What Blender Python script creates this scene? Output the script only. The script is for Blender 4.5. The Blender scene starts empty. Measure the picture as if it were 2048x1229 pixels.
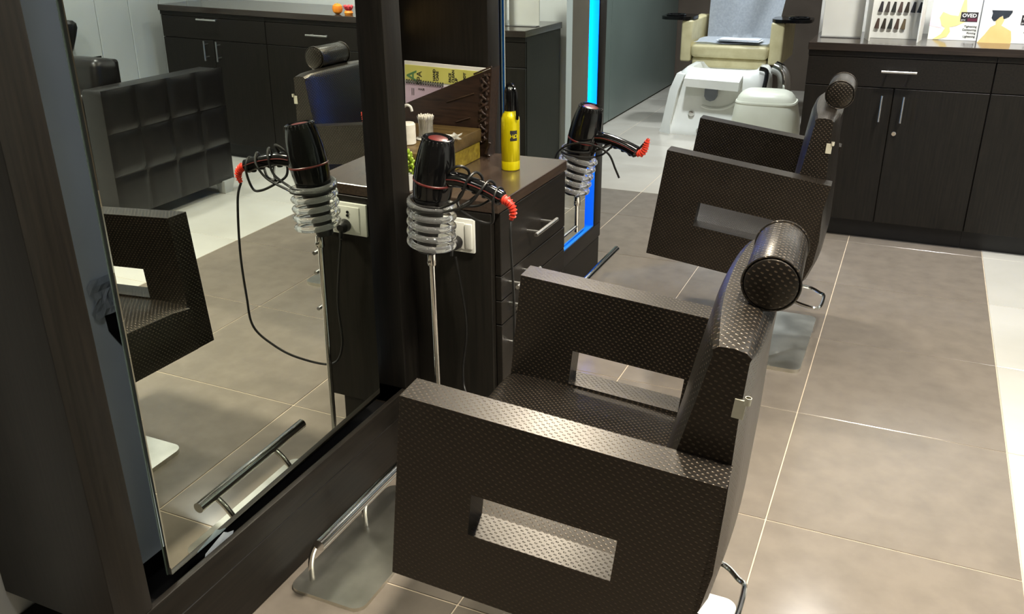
import bpy, bmesh, math, random
from mathutils import Vector, Matrix, Euler
random.seed(7)
SC = bpy.context.scene
COL = SC.collection

# ------------------------------------------------------------------ camera
CAM_H = 1.43
F_PX, PITCH, YAW, ROLL = 1755.55, 0.405678, 0.425129, -0.0101006
fwd = Vector((-math.sin(YAW)*math.cos(PITCH), math.cos(YAW)*math.cos(PITCH), -math.sin(PITCH)))
r0 = fwd.cross(Vector((0, 0, 1))).normalized(); u0 = r0.cross(fwd)
rt = r0*math.cos(ROLL) + u0*math.sin(ROLL); up = u0*math.cos(ROLL) - r0*math.sin(ROLL)
cd = bpy.data.cameras.new('camera'); cam = bpy.data.objects.new('camera', cd); COL.objects.link(cam)
cd.sensor_width = 36.0; cd.sensor_fit = 'HORIZONTAL'; cd.lens = F_PX/2048*36.0
cd.clip_start = 0.02; cd.clip_end = 60
m = Matrix((rt, up, -fwd)).transposed().to_4x4(); m.translation = (0, 0, CAM_H)
cam.matrix_world = m
SC.camera = cam

# ------------------------------------------------------------------ world, exposure, ceiling light
SC.view_settings.view_transform = 'Standard'
SC.view_settings.look = 'None'
SC.view_settings.gamma = 1.0
SC.view_settings.use_curve_mapping = False
SC.view_settings.exposure = 0.0
w = bpy.data.worlds.new('world'); SC.world = w; w.use_nodes = True
w.node_tree.nodes['Background'].inputs[0].default_value = (0.8, 0.9, 1.0, 1)
w.node_tree.nodes['Background'].inputs[1].default_value = 0.25
CEIL = 2.62
def area(name, loc, power, color, size, size_y=None, rot=(0, 0, 0), spread=math.pi):
    l = bpy.data.lights.new(name, 'AREA'); l.energy = power; l.color = color
    if size_y: l.shape = 'RECTANGLE'; l.size = size; l.size_y = size_y
    else: l.shape = 'DISK'; l.size = size
    l.spread = spread
    o = bpy.data.objects.new(name, l); COL.objects.link(o); o.location = loc; o.rotation_euler = rot
    return o
WARM = (1.0, 0.91, 0.74); NEUT = (1.0, 0.98, 0.93); COOL = (0.86, 0.94, 1.0)
DOWNLIGHTS = [((-0.70, 0.47), 4.5, NEUT), ((-0.85, 2.10), 6, WARM), ((-1.06, 3.75), 37, WARM),
              ((0.10, 1.25), 58, WARM), ((1.00, 2.05), 27, NEUT), ((-0.10, 4.50), 9, NEUT),
              ((1.35, 3.7), 17, NEUT), ((-1.35, 5.7), 34, COOL), ((-1.35, 7.4), 24, COOL), ((0.30, 3.75), 18, NEUT)]
LAMP_TILT = {2: (-35, 140), 9: (34, 90)}   # one turned to the chairs, the last an added lamp brightening the counter cards
for i, ((x, y), p, c) in enumerate(DOWNLIGHTS):
    area('downlight_lamp', (x, y, CEIL-0.03), p, c, 0.20, rot=(math.radians(LAMP_TILT.get(i, (0, 125))[0]), 0, 0), spread=math.radians(LAMP_TILT.get(i, (0, 125))[1]))

# ------------------------------------------------------------------ materials
def srgb(r, g, b):
    f = lambda v: (v/12.92 if v <= 0.04045 else ((v+0.055)/1.055)**2.4)
    return (f(r/255), f(g/255), f(b/255), 1)
MATS = {}
def mat(name, col, rough=0.5, metal=0.0, spec=0.5, **kw):
    if name in MATS: return MATS[name]
    m = bpy.data.materials.new(name); m.use_nodes = True; MATS[name] = m
    b = m.node_tree.nodes['Principled BSDF']
    b.inputs['Base Color'].default_value = col; b.inputs['Roughness'].default_value = rough
    b.inputs['Metallic'].default_value = metal; b.inputs['Specular IOR Level'].default_value = spec
    for k, v in kw.items(): b.inputs[k.replace('_', ' ')].default_value = v
    return m
def nodes(m): return m.node_tree.nodes, m.node_tree.links, m.node_tree.nodes['Principled BSDF']
def noise_color(m, c1, c2, scale=(1, 1, 1), nscale=8, detail=6, coord='Object', lo=0.3, hi=0.7, bump=0.0, rough=None, rnd=0.0):
    N, L, b = nodes(m)
    tc = N.new('ShaderNodeTexCoord'); mp = N.new('ShaderNodeMapping'); mp.inputs['Scale'].default_value = scale
    L.new(tc.outputs[coord], mp.inputs[0])
    nz = N.new('ShaderNodeTexNoise'); nz.inputs['Scale'].default_value = nscale; nz.inputs['Detail'].default_value = detail
    L.new(mp.outputs[0], nz.inputs['Vector'])
    src = nz.outputs['Fac']
    if rnd:
        oi = N.new('ShaderNodeObjectInfo'); mu = N.new('ShaderNodeMath'); mu.operation = 'MULTIPLY_ADD'
        L.new(oi.outputs['Random'], mu.inputs[0]); mu.inputs[1].default_value = rnd; L.new(nz.outputs['Fac'], mu.inputs[2])
        sb = N.new('ShaderNodeMath'); sb.operation = 'SUBTRACT'; L.new(mu.outputs[0], sb.inputs[0]); sb.inputs[1].default_value = rnd/2
        src = sb.outputs[0]
        ad = N.new('ShaderNodeVectorMath'); ad.operation = 'MULTIPLY_ADD'
        L.new(oi.outputs['Random'], ad.inputs[0]); ad.inputs[1].default_value = (17, 31, 7); L.new(mp.outputs[0], ad.inputs[2])
        L.new(ad.outputs[0], nz.inputs['Vector'])
    cr = N.new('ShaderNodeValToRGB'); cr.color_ramp.elements[0].color = c1; cr.color_ramp.elements[1].color = c2
    cr.color_ramp.elements[0].position = lo; cr.color_ramp.elements[1].position = hi
    L.new(src, cr.inputs[0]); L.new(cr.outputs[0], b.inputs['Base Color'])
    if bump:
        bp = N.new('ShaderNodeBump'); bp.inputs['Strength'].default_value = bump; bp.inputs['Distance'].default_value = 0.002
        L.new(nz.outputs['Fac'], bp.inputs['Height']); L.new(bp.outputs[0], b.inputs['Normal'])
    if rough:
        mr = N.new('ShaderNodeMapRange'); mr.inputs['To Min'].default_value = rough[0]; mr.inputs['To Max'].default_value = rough[1]
        L.new(nz.outputs['Fac'], mr.inputs['Value']); L.new(mr.outputs[0], b.inputs['Roughness'])
    return m
# dark wenge laminate, vertical grain
WOOD = noise_color(mat('wenge_laminate', srgb(26, 23, 20), 0.46, spec=0.3), srgb(18, 16, 13), srgb(32, 28, 23), (26, 26, 1.1), 5, 7, bump=0.08)
WOODH = noise_color(mat('wenge_laminate_horizontal', srgb(26, 23, 19), 0.46, spec=0.3), srgb(19, 17, 14), srgb(33, 28, 23), (26, 1.1, 26), 5, 7, bump=0.06)
TOPWOOD = noise_color(mat('wenge_worktop', srgb(60, 48, 42), 0.22), srgb(52, 42, 36), srgb(72, 58, 48), (26, 1.1, 26), 5, 7)
CTOP = noise_color(mat('counter_worktop', srgb(52, 46, 42), 0.14), srgb(44, 39, 36), srgb(60, 52, 46), (1.1, 26, 26), 5, 7)
CARVE = noise_color(mat('carved_dark_wood', srgb(50, 36, 28), 0.38), srgb(34, 24, 19), srgb(62, 44, 34), (3, 20, 20), 5, 6, bump=0.2)
GREY_TILE = noise_color(mat('grey_floor_tile', srgb(122, 110, 101), 0.34), srgb(116, 108, 99), srgb(127, 118, 108), (1, 1, 1), 14, 9, rnd=0.2, rough=(0.15, 0.21))
WHITE_TILE = noise_color(mat('white_floor_tile', srgb(192, 190, 182), 0.16), srgb(186, 184, 176), srgb(198, 196, 189), (1, 1, 1), 3, 4, rnd=0.2)
BEIGE_TILE = noise_color(mat('beige_floor_tile', srgb(178, 172, 160), 0.22), srgb(170, 164, 152), srgb(186, 180, 168), (1, 1, 1), 3, 4, rnd=0.2)
GROUT = noise_color(mat('tile_grout', srgb(196, 180, 158), 0.8), srgb(186, 170, 150), srgb(206, 190, 168), (1, 1, 1), 30, 3)
WALLW = noise_color(mat('white_wall_paint', srgb(206, 208, 206), 0.6), srgb(202, 204, 202), srgb(210, 212, 210), (1, 1, 1), 3, 3)
PANELW = noise_color(mat('white_wall_panel', srgb(198, 203, 202), 0.35), srgb(192, 198, 197), srgb(204, 208, 207), (1, 1, 1), 2, 3)
WALLD = noise_color(mat('dark_brown_wall', srgb(104, 92, 80), 0.6), srgb(98, 86, 75), srgb(110, 98, 86), (1, 1, 1), 3, 3)
CEILM = noise_color(mat('ceiling_paint', srgb(225, 224, 220), 0.8), srgb(220, 219, 215), srgb(230, 229, 225), (1, 1, 1), 2, 2)
FROST = noise_color(mat('smoked_glass_panel', srgb(104, 116, 110), 0.32), srgb(100, 112, 106), srgb(108, 120, 114), (1, 1, 1), 2, 2)
MIRROR = mat('silvered_mirror', (0.80, 0.84, 0.77, 1), 0.006, 1.0)
noise_color(MIRROR, (0.78, 0.83, 0.75, 1), (0.82, 0.86, 0.79, 1), (1, 1, 1), 2, 2)
MEDGE = mat('mirror_edge', srgb(150, 165, 155), 0.25, 0.6)
CHROME = noise_color(mat('chrome', (0.75, 0.75, 0.74, 1), 0.07, 1.0), (0.70, 0.70, 0.68, 1), (0.80, 0.80, 0.78, 1), (1, 1, 1), 4, 3, rough=(0.05, 0.11))
STEEL = noise_color(mat('worn_polished_steel', (0.6, 0.59, 0.54, 1), 0.16, 1.0), (0.58, 0.57, 0.50, 1), (0.84, 0.82, 0.74, 1), (1, 1, 1), 9, 6, rough=(0.22, 0.40))
ALU = noise_color(mat('brushed_aluminium', (0.72, 0.71, 0.69, 1), 0.28, 1.0), (0.66, 0.65, 0.63, 1), (0.78, 0.77, 0.75, 1), (40, 40, 2), 4, 3)
LAMW = noise_color(mat('pale_recess_laminate', srgb(196, 208, 222), 0.35), srgb(190, 202, 216), srgb(202, 214, 228), (1, 1, 1), 4, 3)
BLACKP = noise_color(mat('gloss_black_plastic', srgb(12, 12, 13), 0.12), srgb(10, 10, 11), srgb(15, 15, 16), (1, 1, 1), 20, 2)
BLACKM = noise_color(mat('matt_black_plastic', srgb(16, 15, 15), 0.45), srgb(13, 12, 12), srgb(20, 19, 19), (1, 1, 1), 20, 2)
CORD = noise_color(mat('black_cord_rubber', srgb(20, 19, 18), 0.38), srgb(16, 15, 14), srgb(26, 25, 24), (1, 1, 1), 60, 2)
REDP = noise_color(mat('red_plastic', srgb(214, 62, 44), 0.4), srgb(204, 54, 38), srgb(222, 72, 52), (1, 1, 1), 30, 2)
DREDP = noise_color(mat('dark_red_plastic', srgb(92, 28, 26), 0.35), srgb(78, 24, 22), srgb(104, 34, 30), (1, 1, 1), 40, 2)
CLEAR = mat('clear_acrylic', (0.97, 0.98, 0.98, 1), 0.03, 0.0, Transmission_Weight=0.91, IOR=1.46)
noise_color(CLEAR, (0.96, 0.97, 0.97, 1), (0.99, 0.99, 0.99, 1), (1, 1, 1), 4, 2)
WPLAST = noise_color(mat('white_plastic', srgb(226, 226, 218), 0.3), srgb(222, 222, 214), srgb(230, 230, 223), (1, 1, 1), 8, 2)
CREAMP = noise_color(mat('cream_white_plastic', srgb(224, 224, 204), 0.3), srgb(218, 218, 198), srgb(228, 228, 210), (1, 1, 1), 6, 2)
GREYP = noise_color(mat('grey_plastic', srgb(112, 116, 122), 0.4), srgb(106, 110, 116), srgb(118, 122, 128), (1, 1, 1), 9, 2)
CREAML = noise_color(mat('cream_leather', srgb(206, 194, 150), 0.42), srgb(196, 184, 140), srgb(214, 203, 160), (1, 1, 1), 14, 6, bump=0.1)
TOWEL = noise_color(mat('white_towel', srgb(206, 211, 218), 0.9), srgb(196, 202, 210), srgb(214, 219, 225), (1, 1, 1), 60, 6, bump=0.5)
BLEATH = noise_color(mat('black_leather', srgb(19, 16, 16), 0.36), srgb(15, 13, 13), srgb(23, 20, 19), (1, 1, 1), 30, 6, bump=0.12)
YELLOW = noise_color(mat('yellow_metallic_bottle', srgb(222, 206, 8), 0.28, 0.35), srgb(212, 196, 6), srgb(230, 214, 14), (30, 30, 2), 6, 3)
GOLD = noise_color(mat('aged_gold_paint', srgb(166, 142, 40), 0.4, 0.4), srgb(128, 106, 26), srgb(186, 164, 62), (1, 1, 1), 60, 6)
OLIVE = noise_color(mat('olive_brown_lacquer', srgb(94, 76, 42), 0.35), srgb(78, 62, 34), srgb(108, 88, 52), (1, 6, 6), 8, 5)
COTTON = noise_color(mat('cotton', srgb(226, 222, 208), 0.9), srgb(218, 214, 200), srgb(234, 230, 218), (1, 1, 1), 60, 4)
STICK = noise_color(mat('pale_stick', srgb(196, 184, 156), 0.6), srgb(184, 172, 144), srgb(208, 198, 172), (1, 1, 1), 60, 4)
LEAF = noise_color(mat('succulent_leaf', srgb(148, 176, 44), 0.45), srgb(120, 152, 34), srgb(172, 194, 62), (1, 1, 1), 30, 4)
PAPER = noise_color(mat('white_paper', srgb(240, 240, 234), 0.6), srgb(236, 236, 230), srgb(244, 244, 239), (1, 1, 1), 8, 2)
PYEL = noise_color(mat('yellow_print', srgb(214, 212, 110), 0.6), srgb(206, 204, 100), srgb(222, 220, 122), (1, 1, 1), 12, 2)
PPINK = noise_color(mat('lilac_print', srgb(218, 196, 214), 0.6), srgb(212, 190, 208), srgb(224, 202, 220), (1, 1, 1), 12, 2)
INK = noise_color(mat('dark_ink', srgb(46, 48, 40), 0.7), srgb(42, 44, 36), srgb(52, 54, 46), (1, 1, 1), 12, 2)
GINK = noise_color(mat('green_ink', srgb(96, 140, 90), 0.7), srgb(90, 134, 84), srgb(102, 146, 96), (1, 1, 1), 12, 2)
SKIN = noise_color(mat('printed_skin_tone', srgb(236, 198, 130), 0.5), srgb(230, 190, 122), srgb(242, 206, 140), (1, 1, 1), 9, 3)
SKIN2 = noise_color(mat('printed_pale_skin', srgb(244, 220, 150), 0.5), srgb(240, 214, 142), srgb(248, 226, 160), (1, 1, 1), 9, 3)
PINKS = noise_color(mat('printed_pink', srgb(244, 214, 226), 0.5), srgb(240, 206, 220), srgb(248, 222, 232), (1, 1, 1), 9, 3)
HAIRP = noise_color(mat('printed_dark_hair', srgb(44, 50, 58), 0.5), srgb(38, 44, 52), srgb(50, 56, 64), (1, 1, 1), 30, 3)
LOGOK = noise_color(mat('printed_black', srgb(38, 34, 36), 0.5), srgb(34, 30, 32), srgb(44, 40, 42), (1, 1, 1), 9, 3)
LOGOR = noise_color(mat('printed_maroon', srgb(96, 40, 60), 0.5), srgb(90, 34, 54), srgb(104, 46, 66), (1, 1, 1), 9, 3)
ORANGE = noise_color(mat('orange_fruit_skin', srgb(240, 140, 30), 0.45), srgb(228, 120, 24), srgb(246, 156, 44), (1, 1, 1), 20, 3)
PETAL = noise_color(mat('red_pink_petal', srgb(214, 60, 66), 0.6), srgb(200, 44, 54), srgb(226, 84, 84), (1, 1, 1), 20, 3)
TAG = noise_color(mat('pale_paper_tag', srgb(186, 182, 164), 0.6), srgb(176, 172, 154), srgb(196, 192, 174), (1, 1, 1), 40, 3)
LEDTINT = noise_color(mat('led_tinted_lining', (0.01, 0.20, 0.75, 1), 0.3), (0.008, 0.19, 0.72, 1), (0.012, 0.21, 0.78, 1), (1, 1, 1), 4, 2)  # blue LED glow put into the base colour of the recess lining
TAPE = mat('crumpled_clear_tape', srgb(150, 160, 168), 0.35, 0.0, Transmission_Weight=0.0, IOR=1.3)
noise_color(TAPE, srgb(176, 188, 200), srgb(206, 214, 222), (1, 1, 1), 50, 4, bump=0.6)
LED = bpy.data.materials.new('blue_led'); LED.use_nodes = True
LED.node_tree.nodes['Principled BSDF'].inputs['Base Color'].default_value = (0.0, 0.25, 1, 1)
LED.node_tree.nodes['Principled BSDF'].inputs['Emission Color'].default_value = (0.0, 0.28, 1, 1)
LED.node_tree.nodes['Principled BSDF'].inputs['Emission Strength'].default_value = 6
LAMPM = bpy.data.materials.new('lamp_diffuser'); LAMPM.use_nodes = True
LAMPM.node_tree.nodes['Principled BSDF'].inputs['Emission Color'].default_value = (1, 0.95, 0.85, 1)
LAMPM.node_tree.nodes['Principled BSDF'].inputs['Emission Strength'].default_value = 8
SILVER = noise_color(mat('silver_paint', srgb(196, 198, 196), 0.35, 0.2), srgb(190, 192, 190), srgb(202, 204, 202), (1, 1, 1), 9, 2)
def swatch_mat(i, c): return noise_color(mat('hair_shade_%d' % i, c, 0.45), (c[0]*.8, c[1]*.8, c[2]*.8, 1), (c[0]*1.25, c[1]*1.25, c[2]*1.25, 1), (60, 60, 4), 8, 4)

# embossed dotted vinyl for the salon chairs (dots in a staggered lattice on box-projected UVs)
VINYL = mat('embossed_brown_vinyl', srgb(43, 35, 31), 0.34, spec=0.62, Specular_Tint=(1.0, 0.90, 0.78, 1))
def build_vinyl():
    N, L, b = nodes(VINYL)
    uv = N.new('ShaderNodeUVMap'); uv.uv_map = 'UVMap'
    sx = N.new('ShaderNodeSeparateXYZ'); L.new(uv.outputs[0], sx.inputs[0])
    def M(op, a, bb=None, c=None):
        n = N.new('ShaderNodeMath'); n.operation = op
        for k, v in enumerate((a, bb, c)):
            if v is None: continue
            if isinstance(v, (int, float)): n.inputs[k].default_value = v
            else: L.new(v, n.inputs[k])
        return n.outputs[0]
    a, c = 0.0128, 0.0128
    def lattice(off):
        x = M('SUBTRACT', M('FRACT', M('ADD', M('DIVIDE', sx.outputs[0], a), off)), 0.5)
        y = M('SUBTRACT', M('FRACT', M('ADD', M('DIVIDE', sx.outputs[1], c), off)), 0.5)
        # slightly slanted oval dot
        x2 = M('ADD', x, M('MULTIPLY', y, 0.35))
        return M('SQRT', M('ADD', M('MULTIPLY', M('MULTIPLY', x2, x2), 1.0), M('MULTIPLY', M('MULTIPLY', y, y), 2.4)))
    d = M('MINIMUM', lattice(0.0), lattice(0.5))
    mr = N.new('ShaderNodeMapRange'); mr.interpolation_type = 'SMOOTHSTEP'
    mr.inputs['From Min'].default_value = 0.10; mr.inputs['From Max'].default_value = 0.24
    mr.inputs['To Min'].default_value = 1.0; mr.inputs['To Max'].default_value = 0.0
    L.new(d, mr.inputs['Value'])
    tc = N.new('ShaderNodeTexCoord'); nz = N.new('ShaderNodeTexNoise'); nz.inputs['Scale'].default_value = 9; nz.inputs['Detail'].default_value = 6
    L.new(tc.outputs['Object'], nz.inputs['Vector'])
    cr = N.new('ShaderNodeValToRGB'); cr.color_ramp.elements[0].color = srgb(13, 12, 11); cr.color_ramp.elements[1].color = srgb(20, 17, 15)
    cr.color_ramp.elements[0].position = 0.35; cr.color_ramp.elements[1].position = 0.65
    L.new(nz.outputs['Fac'], cr.inputs[0])
    mx = N.new('ShaderNodeMixRGB'); mx.inputs[2].default_value = srgb(72, 60, 47)
    L.new(M('MULTIPLY', mr.outputs[0], 0.7), mx.inputs[0]); L.new(cr.outputs[0], mx.inputs[1]); L.new(mx.outputs[0], b.inputs['Base Color'])
    bp = N.new('ShaderNodeBump'); bp.inputs['Strength'].default_value = 0.40; bp.inputs['Distance'].default_value = 0.0014; bp.invert = True
    L.new(mr.outputs[0], bp.inputs['Height']); L.new(bp.outputs[0], b.inputs['Normal'])
    r = N.new('ShaderNodeMapRange'); r.inputs['To Min'].default_value = 0.30; r.inputs['To Max'].default_value = 0.38
    L.new(nz.outputs['Fac'], r.inputs['Value']); L.new(r.outputs[0], b.inputs['Roughness'])
build_vinyl()

# ------------------------------------------------------------------ mesh helpers
def finish(bm, name, material, parent=None, smooth=35, uv=False, loc=None):
    bmesh.ops.recalc_face_normals(bm, faces=bm.faces[:])
    me = bpy.data.meshes.new(name)
    if uv:
        lay = bm.loops.layers.uv.new('UVMap')
        for f in bm.faces:
            n = f.normal; ax = max(range(3), key=lambda i: abs(n[i]))
            for l in f.loops:
                c = l.vert.co
                l[lay].uv = ((c.y, c.z), (c.x, c.z), (c.x, c.y))[ax]
    bm.to_mesh(me); bm.free()
    if smooth:
        for p in me.polygons: p.use_smooth = True
        me.set_sharp_from_angle(angle=math.radians(smooth))
    if material: me.materials.append(material)
    o = bpy.data.objects.new(name, me); COL.objects.link(o)
    if parent: o.parent = parent
    if loc: o.location = loc
    return o
def bevel(bm, w, seg=2, ang=30):
    es = [e for e in bm.edges if len(e.link_faces) == 2 and e.calc_face_angle(0) > math.radians(ang)]
    if w > 0 and es: bmesh.ops.bevel(bm, geom=es, offset=w, segments=seg, profile=0.5, affect='EDGES', clamp_overlap=True)
def bm_box(x0, x1, y0, y1, z0, z1, bev=0.0, seg=2):
    bm = bmesh.new(); bmesh.ops.create_cube(bm, size=1)
    bmesh.ops.scale(bm, vec=(x1-x0, y1-y0, z1-z0), verts=bm.verts)
    bmesh.ops.translate(bm, vec=((x0+x1)/2, (y0+y1)/2, (z0+z1)/2), verts=bm.verts)
    if bev: bevel(bm, bev, seg)
    return bm
def box(name, mt, parent, x0, x1, y0, y1, z0, z1, bev=0.0, seg=2, **k):
    return finish(bm_box(x0, x1, y0, y1, z0, z1, bev, seg), name, mt, parent, **k)
def merge(*bms):
    out = bms[0]
    for b in bms[1:]:
        me = bpy.data.meshes.new('t'); b.to_mesh(me); b.free(); out.from_mesh(me); bpy.data.meshes.remove(me)
    return out
def bm_lathe(prof, n=32, cap=True):
    bm = bmesh.new(); rings = []
    for r, z in prof:
        if r < 1e-6: rings.append([bm.verts.new((0, 0, z))])
        else: rings.append([bm.verts.new((r*math.cos(2*math.pi*k/n), r*math.sin(2*math.pi*k/n), z)) for k in range(n)])
    for a, b in zip(rings, rings[1:]):
        for k in range(n):
            k2 = (k+1) % n
            if len(a) == 1 and len(b) == 1: continue
            if len(a) == 1: bm.faces.new((a[0], b[k2], b[k]))
            elif len(b) == 1: bm.faces.new((a[k], a[k2], b[0]))
            else: bm.faces.new((a[k], a[k2], b[k2], b[k]))
    if cap:
        if len(rings[0]) > 1: bm.faces.new(rings[0])
        if len(rings[-1]) > 1: bm.faces.new(rings[-1])
    return bm
def catmull(pts, n=8):
    P = [Vector(p) for p in pts]; out = []
    for i in range(len(P)-1):
        p0 = P[max(i-1, 0)]; p1 = P[i]; p2 = P[i+1]; p3 = P[min(i+2, len(P)-1)]
        for k in range(n):
            t = k/n
            out.append(0.5*((2*p1)+(p2-p0)*t+(2*p0-5*p1+4*p2-p3)*t*t+(3*p1-p0-3*p2+p3)*t**3))
    out.append(P[-1]); return out
def bm_tube(pts, r, n=10, closed=False, radii=None):
    bm = bmesh.new(); P = [Vector(p) for p in pts]; N = len(P); rings = []
    t0 = ((P[1]-P[0]) if not closed else (P[1]-P[-1])).normalized()
    ref = Vector((0, 0, 1)) if abs(t0.z) < 0.9 else Vector((1, 0, 0))
    nrm = t0.cross(ref).normalized()
    for i in range(N):
        a = P[(i-1) % N] if (closed or i > 0) else P[i]; b = P[(i+1) % N] if (closed or i < N-1) else P[i]
        t = (b-a).normalized()
        nrm = (nrm - t*nrm.dot(t)).normalized(); bi = t.cross(nrm)
        rr = radii[i] if radii else r
        rings.append([bm.verts.new(P[i]+nrm*rr*math.cos(2*math.pi*k/n)+bi*rr*math.sin(2*math.pi*k/n)) for k in range(n)])
    pairs = list(zip(rings, rings[1:])) + ([(rings[-1], rings[0])] if closed else [])
    for a, b in pairs:
        for k in range(n): bm.faces.new((a[k], a[(k+1) % n], b[(k+1) % n], b[k]))
    if not closed: bm.faces.new(rings[0]); bm.faces.new(rings[-1])
    return bm
def bm_loft(rings, cap=True):
    bm = bmesh.new(); R = [[bm.verts.new(p) for p in r] for r in rings]; n = len(R[0])
    for a, b in zip(R, R[1:]):
        for k in range(n): bm.faces.new((a[k], a[(k+1) % n], b[(k+1) % n], b[k]))
    if cap: bm.faces.new(R[0]); bm.faces.new(R[-1])
    return bm
def bm_prism(poly, d, axis='y'):
    """poly of (a,b) pairs extruded along axis over d=(d0,d1)"""
    f = {'y': lambda a, b, t: (a, t, b), 'x': lambda a, b, t: (t, a, b), 'z': lambda a, b, t: (a, b, t)}[axis]
    return bm_loft([[f(a, b, d[0]) for a, b in poly], [f(a, b, d[1]) for a, b in poly]])
def bm_frame(x0, x1, z0, z1, hx0, hx1, hz0, hz1, y0, y1):
    """rectangular panel in xz with a rectangular hole, thickness y"""
    bm = bmesh.new(); V = {}
    for yi, y in enumerate((y0, y1)):
        V[yi] = ([bm.verts.new((a, y, b)) for a, b in ((x0, z0), (x1, z0), (x1, z1), (x0, z1))],
                 [bm.verts.new((a, y, b)) for a, b in ((hx0, hz0), (hx1, hz0), (hx1, hz1), (hx0, hz1))])
    for k in range(4):
        j = (k+1) % 4
        for yi in (0, 1): bm.faces.new((V[yi][0][k], V[yi][0][j], V[yi][1][j], V[yi][1][k]))
        bm.faces.new((V[0][0][k], V[0][0][j], V[1][0][j], V[1][0][k]))
        bm.faces.new((V[0][1][k], V[0][1][j], V[1][1][j], V[1][1][k]))
    return bm
def bm_rrect(x0, x1, y0, y1, z0, z1, r, n=5, bev=0.0):
    pts = []
    for cx, cy, a0 in ((x1-r, y1-r, 0), (x0+r, y1-r, 90), (x0+r, y0+r, 180), (x1-r, y0+r, 270)):
        for k in range(n+1):
            a = math.radians(a0+90*k/n); pts.append((cx+r*math.cos(a), cy+r*math.sin(a)))
    bm = bm_prism(pts, (z0, z1), 'z')
    if bev: bevel(bm, bev, 2, 60)
    return bm
def thing(name, label, cat, loc=(0, 0, 0), group=None, rz=0):
    o = bpy.data.objects.new(name, None); COL.objects.link(o); o.location = loc; o.rotation_euler = (0, 0, rz)
    o.empty_display_size = 0.1
    o['label'] = label; o['category'] = cat
    if group: o['group'] = group
    return o
def tag(o, label, cat, group=None):
    o['label'] = label; o['category'] = cat
    if group: o['group'] = group
    return o
def struct(o): o['kind'] = 'structure'; return o
def text_mesh(name, s, size, mt, parent, loc, rot, align='LEFT', ext=0.0003, bold=0.0):
    c = bpy.data.curves.new(name, 'FONT'); c.body = s; c.size = size; c.extrude = ext; c.align_x = align; c.offset = bold
    c.resolution_u = 3
    t = bpy.data.objects.new(name+'_tmp', c); COL.objects.link(t)
    dg = bpy.context.evaluated_depsgraph_get(); dg.update()
    me = bpy.data.meshes.new_from_object(t.evaluated_get(dg)); bpy.data.objects.remove(t); bpy.data.curves.remove(c)
    me.materials.clear(); me.materials.append(mt); me.name = name
    o = bpy.data.objects.new(name, me); COL.objects.link(o); o.parent = parent; o.location = loc; o.rotation_euler = rot
    return o
def copy_tree(src, parent=None):
    c = src.copy(); COL.objects.link(c)
    if parent: c.parent = parent; c.matrix_parent_inverse = src.matrix_parent_inverse.copy()
    for ch in list(src.children): copy_tree(ch, c)
    return c
def xform(bm, M): bm.transform(M); return bm

# ------------------------------------------------------------------ the room
XW = -1.50           # wall behind the mirror stations
floor = struct(box('floor', GROUT, None, -2.35, 2.2, -1.9, 8.95, -0.06, -0.0022))
GX = [-1.971, -1.374, -0.777, -0.180, 0.417]
ROW0, ROW = 2.001, 0.6065
rows = [ROW0+ROW*k for k in range(-6, 5)] + [4.905]
def tile_mesh(wx, wy, mt, cache={}):
    key = (round(wx, 4), round(wy, 4), mt.name)
    if key not in cache:
        g = 0.0018
        bm = bm_box(-wx/2+g, wx/2-g, -wy/2+g, wy/2-g, -0.012, 0, 0.0012, 1)
        o = finish(bm, 'tile', mt, None, smooth=None); cache[key] = o.data; bpy.data.objects.remove(o)
    return cache[key]
def lay(x0, x1, y0, y1, mt):
    o = bpy.data.objects.new('tile', tile_mesh(x1-x0, y1-y0, mt)); COL.objects.link(o); o.parent = floor
    o.location = ((x0+x1)/2, (y0+y1)/2, 0)
for y0, y1 in zip(rows, rows[1:]):
    if y1-y0 < 0.02: continue
    for x0, x1 in zip(GX, GX[1:]): lay(x0, x1, y0, y1, GREY_TILE)
    for k in range(3):
        x0 = 0.417+k*0.597; lay(x0, min(x0+0.597, 2.15), y0, y1, WHITE_TILE)
y0 = 4.905
while y0 < 8.85:
    y1 = min(y0+ROW, 8.9)
    xs = [-2.3, -1.971, -1.374, -0.777, -0.180, 0.417]
    for x0, x1 in zip(xs, xs[1:]): lay(x0, x1, y0, y1, BEIGE_TILE)
    y0 = y1
struct(box('ceiling', CEILM, None, -2.35, 2.2, -1.9, 8.95, CEIL, CEIL+0.08))
struct(box('wall_left', WALLW, None, XW-0.1, XW, -1.9, 3.60, 0, CEIL))
struct(box('wall_partition', WALLD, None, -2.35, XW, 3.50, 3.60, 0, CEIL))
wr = struct(box('wall_right', WALLW, None, 2.08, 2.18, -1.9, 5.05, 0, CEIL))
y = -1.9; k = 0
while y < 5.04:      # vertical white boards on the right wall
    y1 = min(y+0.262, 5.05)
    p = box('panel', PANELW, wr, 2.062, 2.082, y+0.002, y1-0.002, 0.08, CEIL, 0.004, 1)
    y = y1
struct(box('baseboard_right', WPLAST, None, 2.052, 2.08, -1.9, 4.45, 0.0, 0.08, 0.003, 1))
struct(box('wall_front', WALLD, None, -1.5, 2.18, -2.0, -1.9, 0, CEIL))
struct(box('wall_counter', WALLW, None, -0.50, 2.18, 5.05, 5.15, 0, CEIL))
struct(box('wall_back', WALLD, None, -2.35, 2.2, 8.85, 8.95, 0, CEIL))
struct(box('wall_pedicure_right', WALLD, None, -0.50, -0.40, 5.15, 8.85, 0, CEIL))
wg = struct(box('wall_pedicure_left', WALLD, None, -2.35, -2.235, 3.60, 8.85, 0, CEIL))
for ya, yb in ((3.62, 5.20), (5.21, 6.775), (6.785, 8.84)):
    box('panel', FROST, wg, -2.237, -2.20, ya, yb, 0.012, CEIL, 0.002, 1)
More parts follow.
